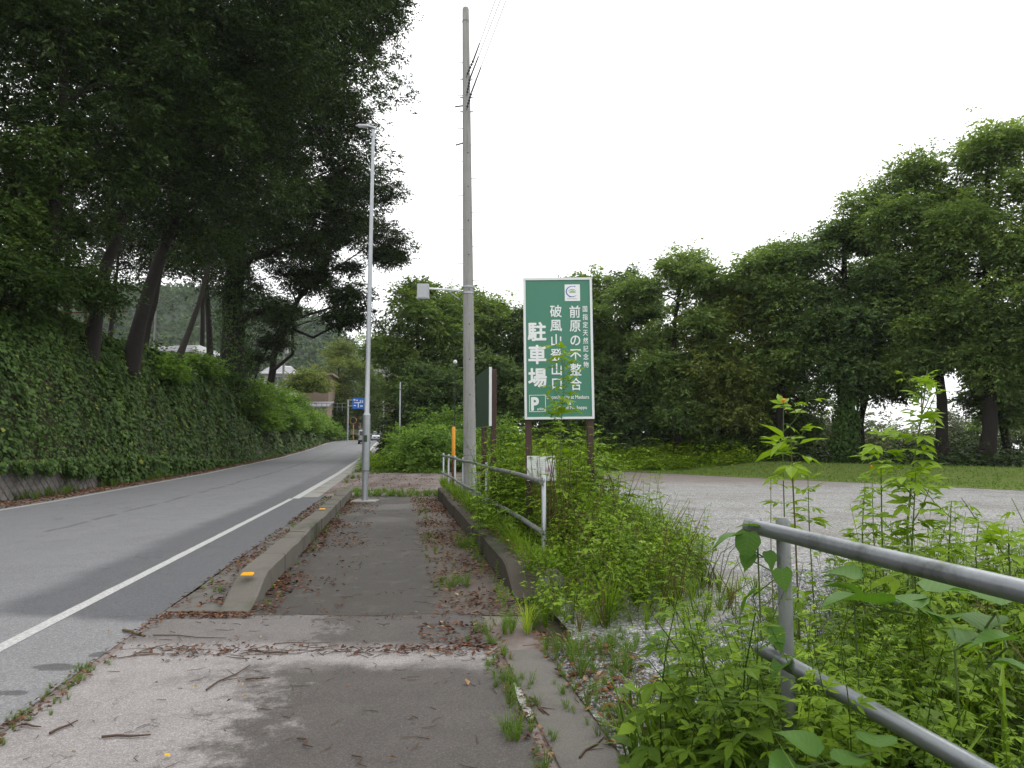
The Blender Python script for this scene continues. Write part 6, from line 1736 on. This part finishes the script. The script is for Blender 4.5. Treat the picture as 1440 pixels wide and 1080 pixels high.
tall_plant("dark stemmed weed with drooping leaves right of the flowering weed", gbase(1122, 4.0), [at(1118, 740, 4.0), at(1113, 640, 4.0), at(1112, 612, 4.0)], .006, 6, [leafB, leafC], (1.7, 1.2), 0, seed=4, t0=.62, stem=M_stem)
tall_plant("thin shoot with paired leaves behind the end of the near rail", gbase(1146, 4.4), [at(1138, 740, 4.4), at(1136, 670, 4.4)], .005, 8, L3, (1.2, .7), 0, seed=5, t0=.5)
tall_plant("tallest leafy weed with feathery top in front of the sky gap", gbase(1268, 4.2), [at(1276, 740, 4.2), at(1284, 655, 4.2), at(1296, 585, 4.2), at(1304, 520, 4.2)], .0075, 20, [leafA], (1.35, .75), 4, seed=6, t0=.40)
tall_plant("leafy weed left of the tallest weed with a rounded leafy top", gbase(1240, 4.3), [at(1240, 740, 4.3), at(1239, 660, 4.3), at(1240, 612, 4.3)], .0055, 9, [leafA, leafB], (1.3, .9), 1, seed=7, t0=.62)
tall_plant("weed with yellow flower bud between two leafy weeds", gbase(1232, 4.6), [at(1228, 740, 4.6), at(1226, 660, 4.6)], .0045, 9, L3, (1.1, .6), 0, True, seed=8, t0=.45)
tall_plant("bushy weed with broad leaves below the tallest weed", gbase(1282, 3.9), [at(1282, 780, 3.9), at(1288, 660, 3.9)], .007, 14, [leafA, leafB], (1.6, 1.1), 3, seed=9, t0=.40)
tall_plant("weed shoot standing right of the tallest weed", gbase(1336, 4.0), [at(1334, 780, 4.0), at(1338, 705, 4.0)], .0055, 11, [leafA], (1.3, .7), 1, seed=10, t0=.40)
tall_plant("slender shoot with pale tip near the right edge of the lot", gbase(1378, 4.2), [at(1372, 780, 4.2), at(1376, 735, 4.2), at(1352, 700, 4.2)], .005, 8, [leafA], (1.2, .6), 0, seed=11, t0=.45)
tall_plant("weed shoot left of the bushy weed behind the rail", gbase(1216, 4.1), [at(1212, 780, 4.1), at(1214, 700, 4.1)], .0055, 10, L3, (1.4, .8), 1, seed=12, t0=.4)
tall_plant("leafy weed at the right edge of the picture above the rail", gbase(1425, 3.6), [at(1420, 800, 3.6), at(1418, 752, 3.6)], .006, 9, L3, (1.5, .9), 1, seed=13, t0=.4)
tall_plant("dead dark stalk beside the rail end post", gbase(1086, 3.3), [at(1084, 760, 3.3), at(1084, 672, 3.3)], .003, 3, [leafC], (.3, .3), 0, seed=14, stem=M_stem, t0=.7)

# kudzu vine with big leaves
def kudzu_mesh():
    L = 1.0; g = Geo()
    rimv = [(0, 0, 0), (-.28, -.02, .03), (-.50, .18, .02), (-.53, .38, 0), (-.40, .60, -.03), (-.30, .72, -.04), (-.12, .90, -.10), (0, 1.04, -.18), (.12, .90, -.10), (.30, .72, -.04), (.42, .58, -.03), (.53, .38, 0), (.48, .16, .02), (.26, -.02, .03)]
    mid = [(0, .2, -.035), (0, .45, -.045), (0, .7, -.06)]
    V = rimv + mid
    g.add(V, [(0, 14, 2, 1), (14, 15, 3, 2), (15, 16, 5, 4), (16, 7, 6, 5), (0, 13, 12, 14), (14, 12, 11, 15), (15, 10, 9, 16), (16, 9, 8, 7)], 0)
    g.f[0] = g.f[0]; g.t[0] = g.t[0]
    g.f.append(np.array([(15, 4, 3), (15, 11, 10)])); g.t.append(np.zeros(2, np.float32)); g.m.append(np.zeros(2, np.int32))
    tube(g, [(0, -.5, -.12), (0, -.2, -.02), (0, 0, 0)], .012, 4, -.1, 0, False)
    return g
def vein_leaf_mat(name, a, b):
    m, nt = new_mat(name); tc = N_(nt, "ShaderNodeTexCoord"); sx = N_(nt, "ShaderNodeSeparateXYZ"); nt.links.new(tc.outputs["Object"], sx.inputs[0])
    ax = math_(nt, 'ABSOLUTE', sx.outputs[0])
    v = math_(nt, 'SUBTRACT', sx.outputs[1], math_(nt, 'MULTIPLY', ax, .75))
    fr = math_(nt, 'ABSOLUTE', math_(nt, 'SUBTRACT', math_(nt, 'FRACT', math_(nt, 'MULTIPLY', v, 7)), .5))
    vein = math_(nt, 'MAXIMUM', math_(nt, 'SUBTRACT', 1.0, smooth_(nt, fr, .03, .10)), math_(nt, 'SUBTRACT', 1.0, smooth_(nt, ax, .006, .02)))
    f = noise(nt, coords(nt), 14, 5)
    c = mixc(nt, f, a, b); c = mixc(nt, math_(nt, 'MULTIPLY', vein, .16), c, (.20, .30, .08))
    out = N_(nt, "ShaderNodeOutputMaterial"); p = N_(nt, "ShaderNodeBsdfPrincipled"); nt.links.new(c, p.inputs["Base Color"]); p.inputs["Roughness"].default_value = .5; p.inputs["Specular IOR Level"].default_value = .18
    bp = N_(nt, "ShaderNodeBump"); bp.inputs["Distance"].default_value = .005; bp.inputs["Strength"].default_value = .25; nt.links.new(fr, bp.inputs["Height"]); nt.links.new(bp.outputs[0], p.inputs["Normal"])
    t = N_(nt, "ShaderNodeBsdfTranslucent"); nt.links.new(mixc(nt, 1.0, c, (1.25, 1.3, .5), 'MULTIPLY'), t.inputs[0]); mx = N_(nt, "ShaderNodeMixShader"); mx.inputs[0].default_value = .35
    nt.links.new(p.outputs[0], mx.inputs[1]); nt.links.new(t.outputs[0], mx.inputs[2]); nt.links.new(mx.outputs[0], out.inputs[0]); return m
M_kudzu = vein_leaf_mat("leaf_kudzu", (.055, .14, .022), (.11, .22, .035))
kms = []
for q in range(4):
    gk = kudzu_mesh(); v0 = gk.v[0].copy(); r_ = np.random.default_rng(q + 5)
    v0[:, 2] += .22 * np.abs(v0[:, 0]) * r_.uniform(.4, 1.3) - .28 * np.clip(v0[:, 1], 0, 2) ** 2 * r_.uniform(.5, 1.3) + r_.normal(0, .022, len(v0))
    v0[:, 0] *= r_.uniform(.8, 1.05); v0[:, :2] += r_.normal(0, .018, (len(v0), 2))
    gk.v = [v0.astype(np.float32)] * 1 + [gk.v[1].copy()] + gk.v[2:]; 
    kms.append(gk.mesh("leaf", M_kudzu, True))
def kudzu(label, leaves, seed):
    r_ = random.Random(seed); pts = [at(px, py, D) for px, py, D, L, t, rz_ in leaves]
    o = thing("kudzu_vine", label, "vine", (pts[0].x, pts[0].y, 0), 0, "broad leaved vines round the near rail")
    g = Geo(); tube(g, [Vector((0, 0, 0))] + [p - o.location + Vector((0, .03, -.03)) for p in pts], .004, 5); g.build("stem", M_stem_green, o)
    for p, (px, py, D, L, tilt, rz_) in zip(pts, leaves):
        l = bpy.data.objects.new("leaf", r_.choice(kms)); COL.objects.link(l); l.parent = o; l.location = p - o.location
        l.scale = (L, L, L); l.rotation_euler = (math.radians(tilt), r_.uniform(-.25, .25), math.radians(rz_))
kudzu("vine with large hanging leaves at the cut end of the near rail", [(1068, 742, 2.98, .085, 20, 80), (1052, 748, 2.98, .12, -55, 160), (1040, 752, 3.0, .12, 0, 95), (1078, 775, 2.95, .07, -50, 200), (1052, 775, 2.98, .08, -60, 170), (1100, 800, 2.85, .09, -40, 150), (1062, 830, 2.9, .10, -35, 60), (1078, 880, 2.85, .11, -30, 200), (1110, 925, 2.75, .10, -20, 100), (1150, 955, 2.65, .10, 20, 40)], 1)
kudzu("vine with the biggest leaves just below the middle of the top rail", [(1205, 815, 2.75, .14, 25, 30), (1240, 850, 2.55, .20, 28, 100), (1262, 850, 2.6, .17, 15, -60), (1290, 855, 2.5, .18, 18, 10), (1215, 840, 2.7, .14, 30, 60), (1300, 830, 2.6, .17, 20, -100), (1335, 870, 2.4, .16, 10, -20)], 2)
kudzu("vine with mid sized leaves under the rail by the right edge", [(1350, 905, 2.3, .13, 20, -70), (1385, 885, 2.25, .14, 25, -40), (1410, 850, 2.2, .15, 30, 20), (1425, 900, 2.1, .12, 10, 80), (1395, 930, 2.2, .12, 10, -130)], 3)
kudzu("vine leaf group lying low over the bottom edge in front of the lower rail", [(1150, 1062, 2.15, .13, 30, 40), (1185, 1075, 2.1, .11, 20, -60), (1120, 1075, 2.2, .12, 20, 120), (1235, 1050, 2.1, .11, 20, -20)], 4)
kudzu("vine with pale leaves reaching over the gravel left of the rail post", [(1015, 985, 3.2, .17, 30, 75), (985, 978, 3.3, .15, 20, 100), (1045, 982, 3.1, .14, 20, -60), (960, 950, 3.6, .13, 10, 60), (990, 915, 3.9, .16, 10, 90), (940, 895, 4.2, .15, 5, 70), (975, 880, 4.3, .14, 5, -30)], 5)

# ================================================================== damp air
g = Geo(); box(g, -2300, 2300, -120, 1800, -11, 140)
hz, nt = new_mat("damp_air")
o_ = N_(nt, "ShaderNodeOutputMaterial"); v_ = N_(nt, "ShaderNodeVolumePrincipled")
v_.inputs["Color"].default_value = (.92, .95, 1, 1); v_.inputs["Density"].default_value = .00016
nt.links.new(v_.outputs[0], o_.inputs["Volume"])
g.build("haze", hz, kind='stuff')
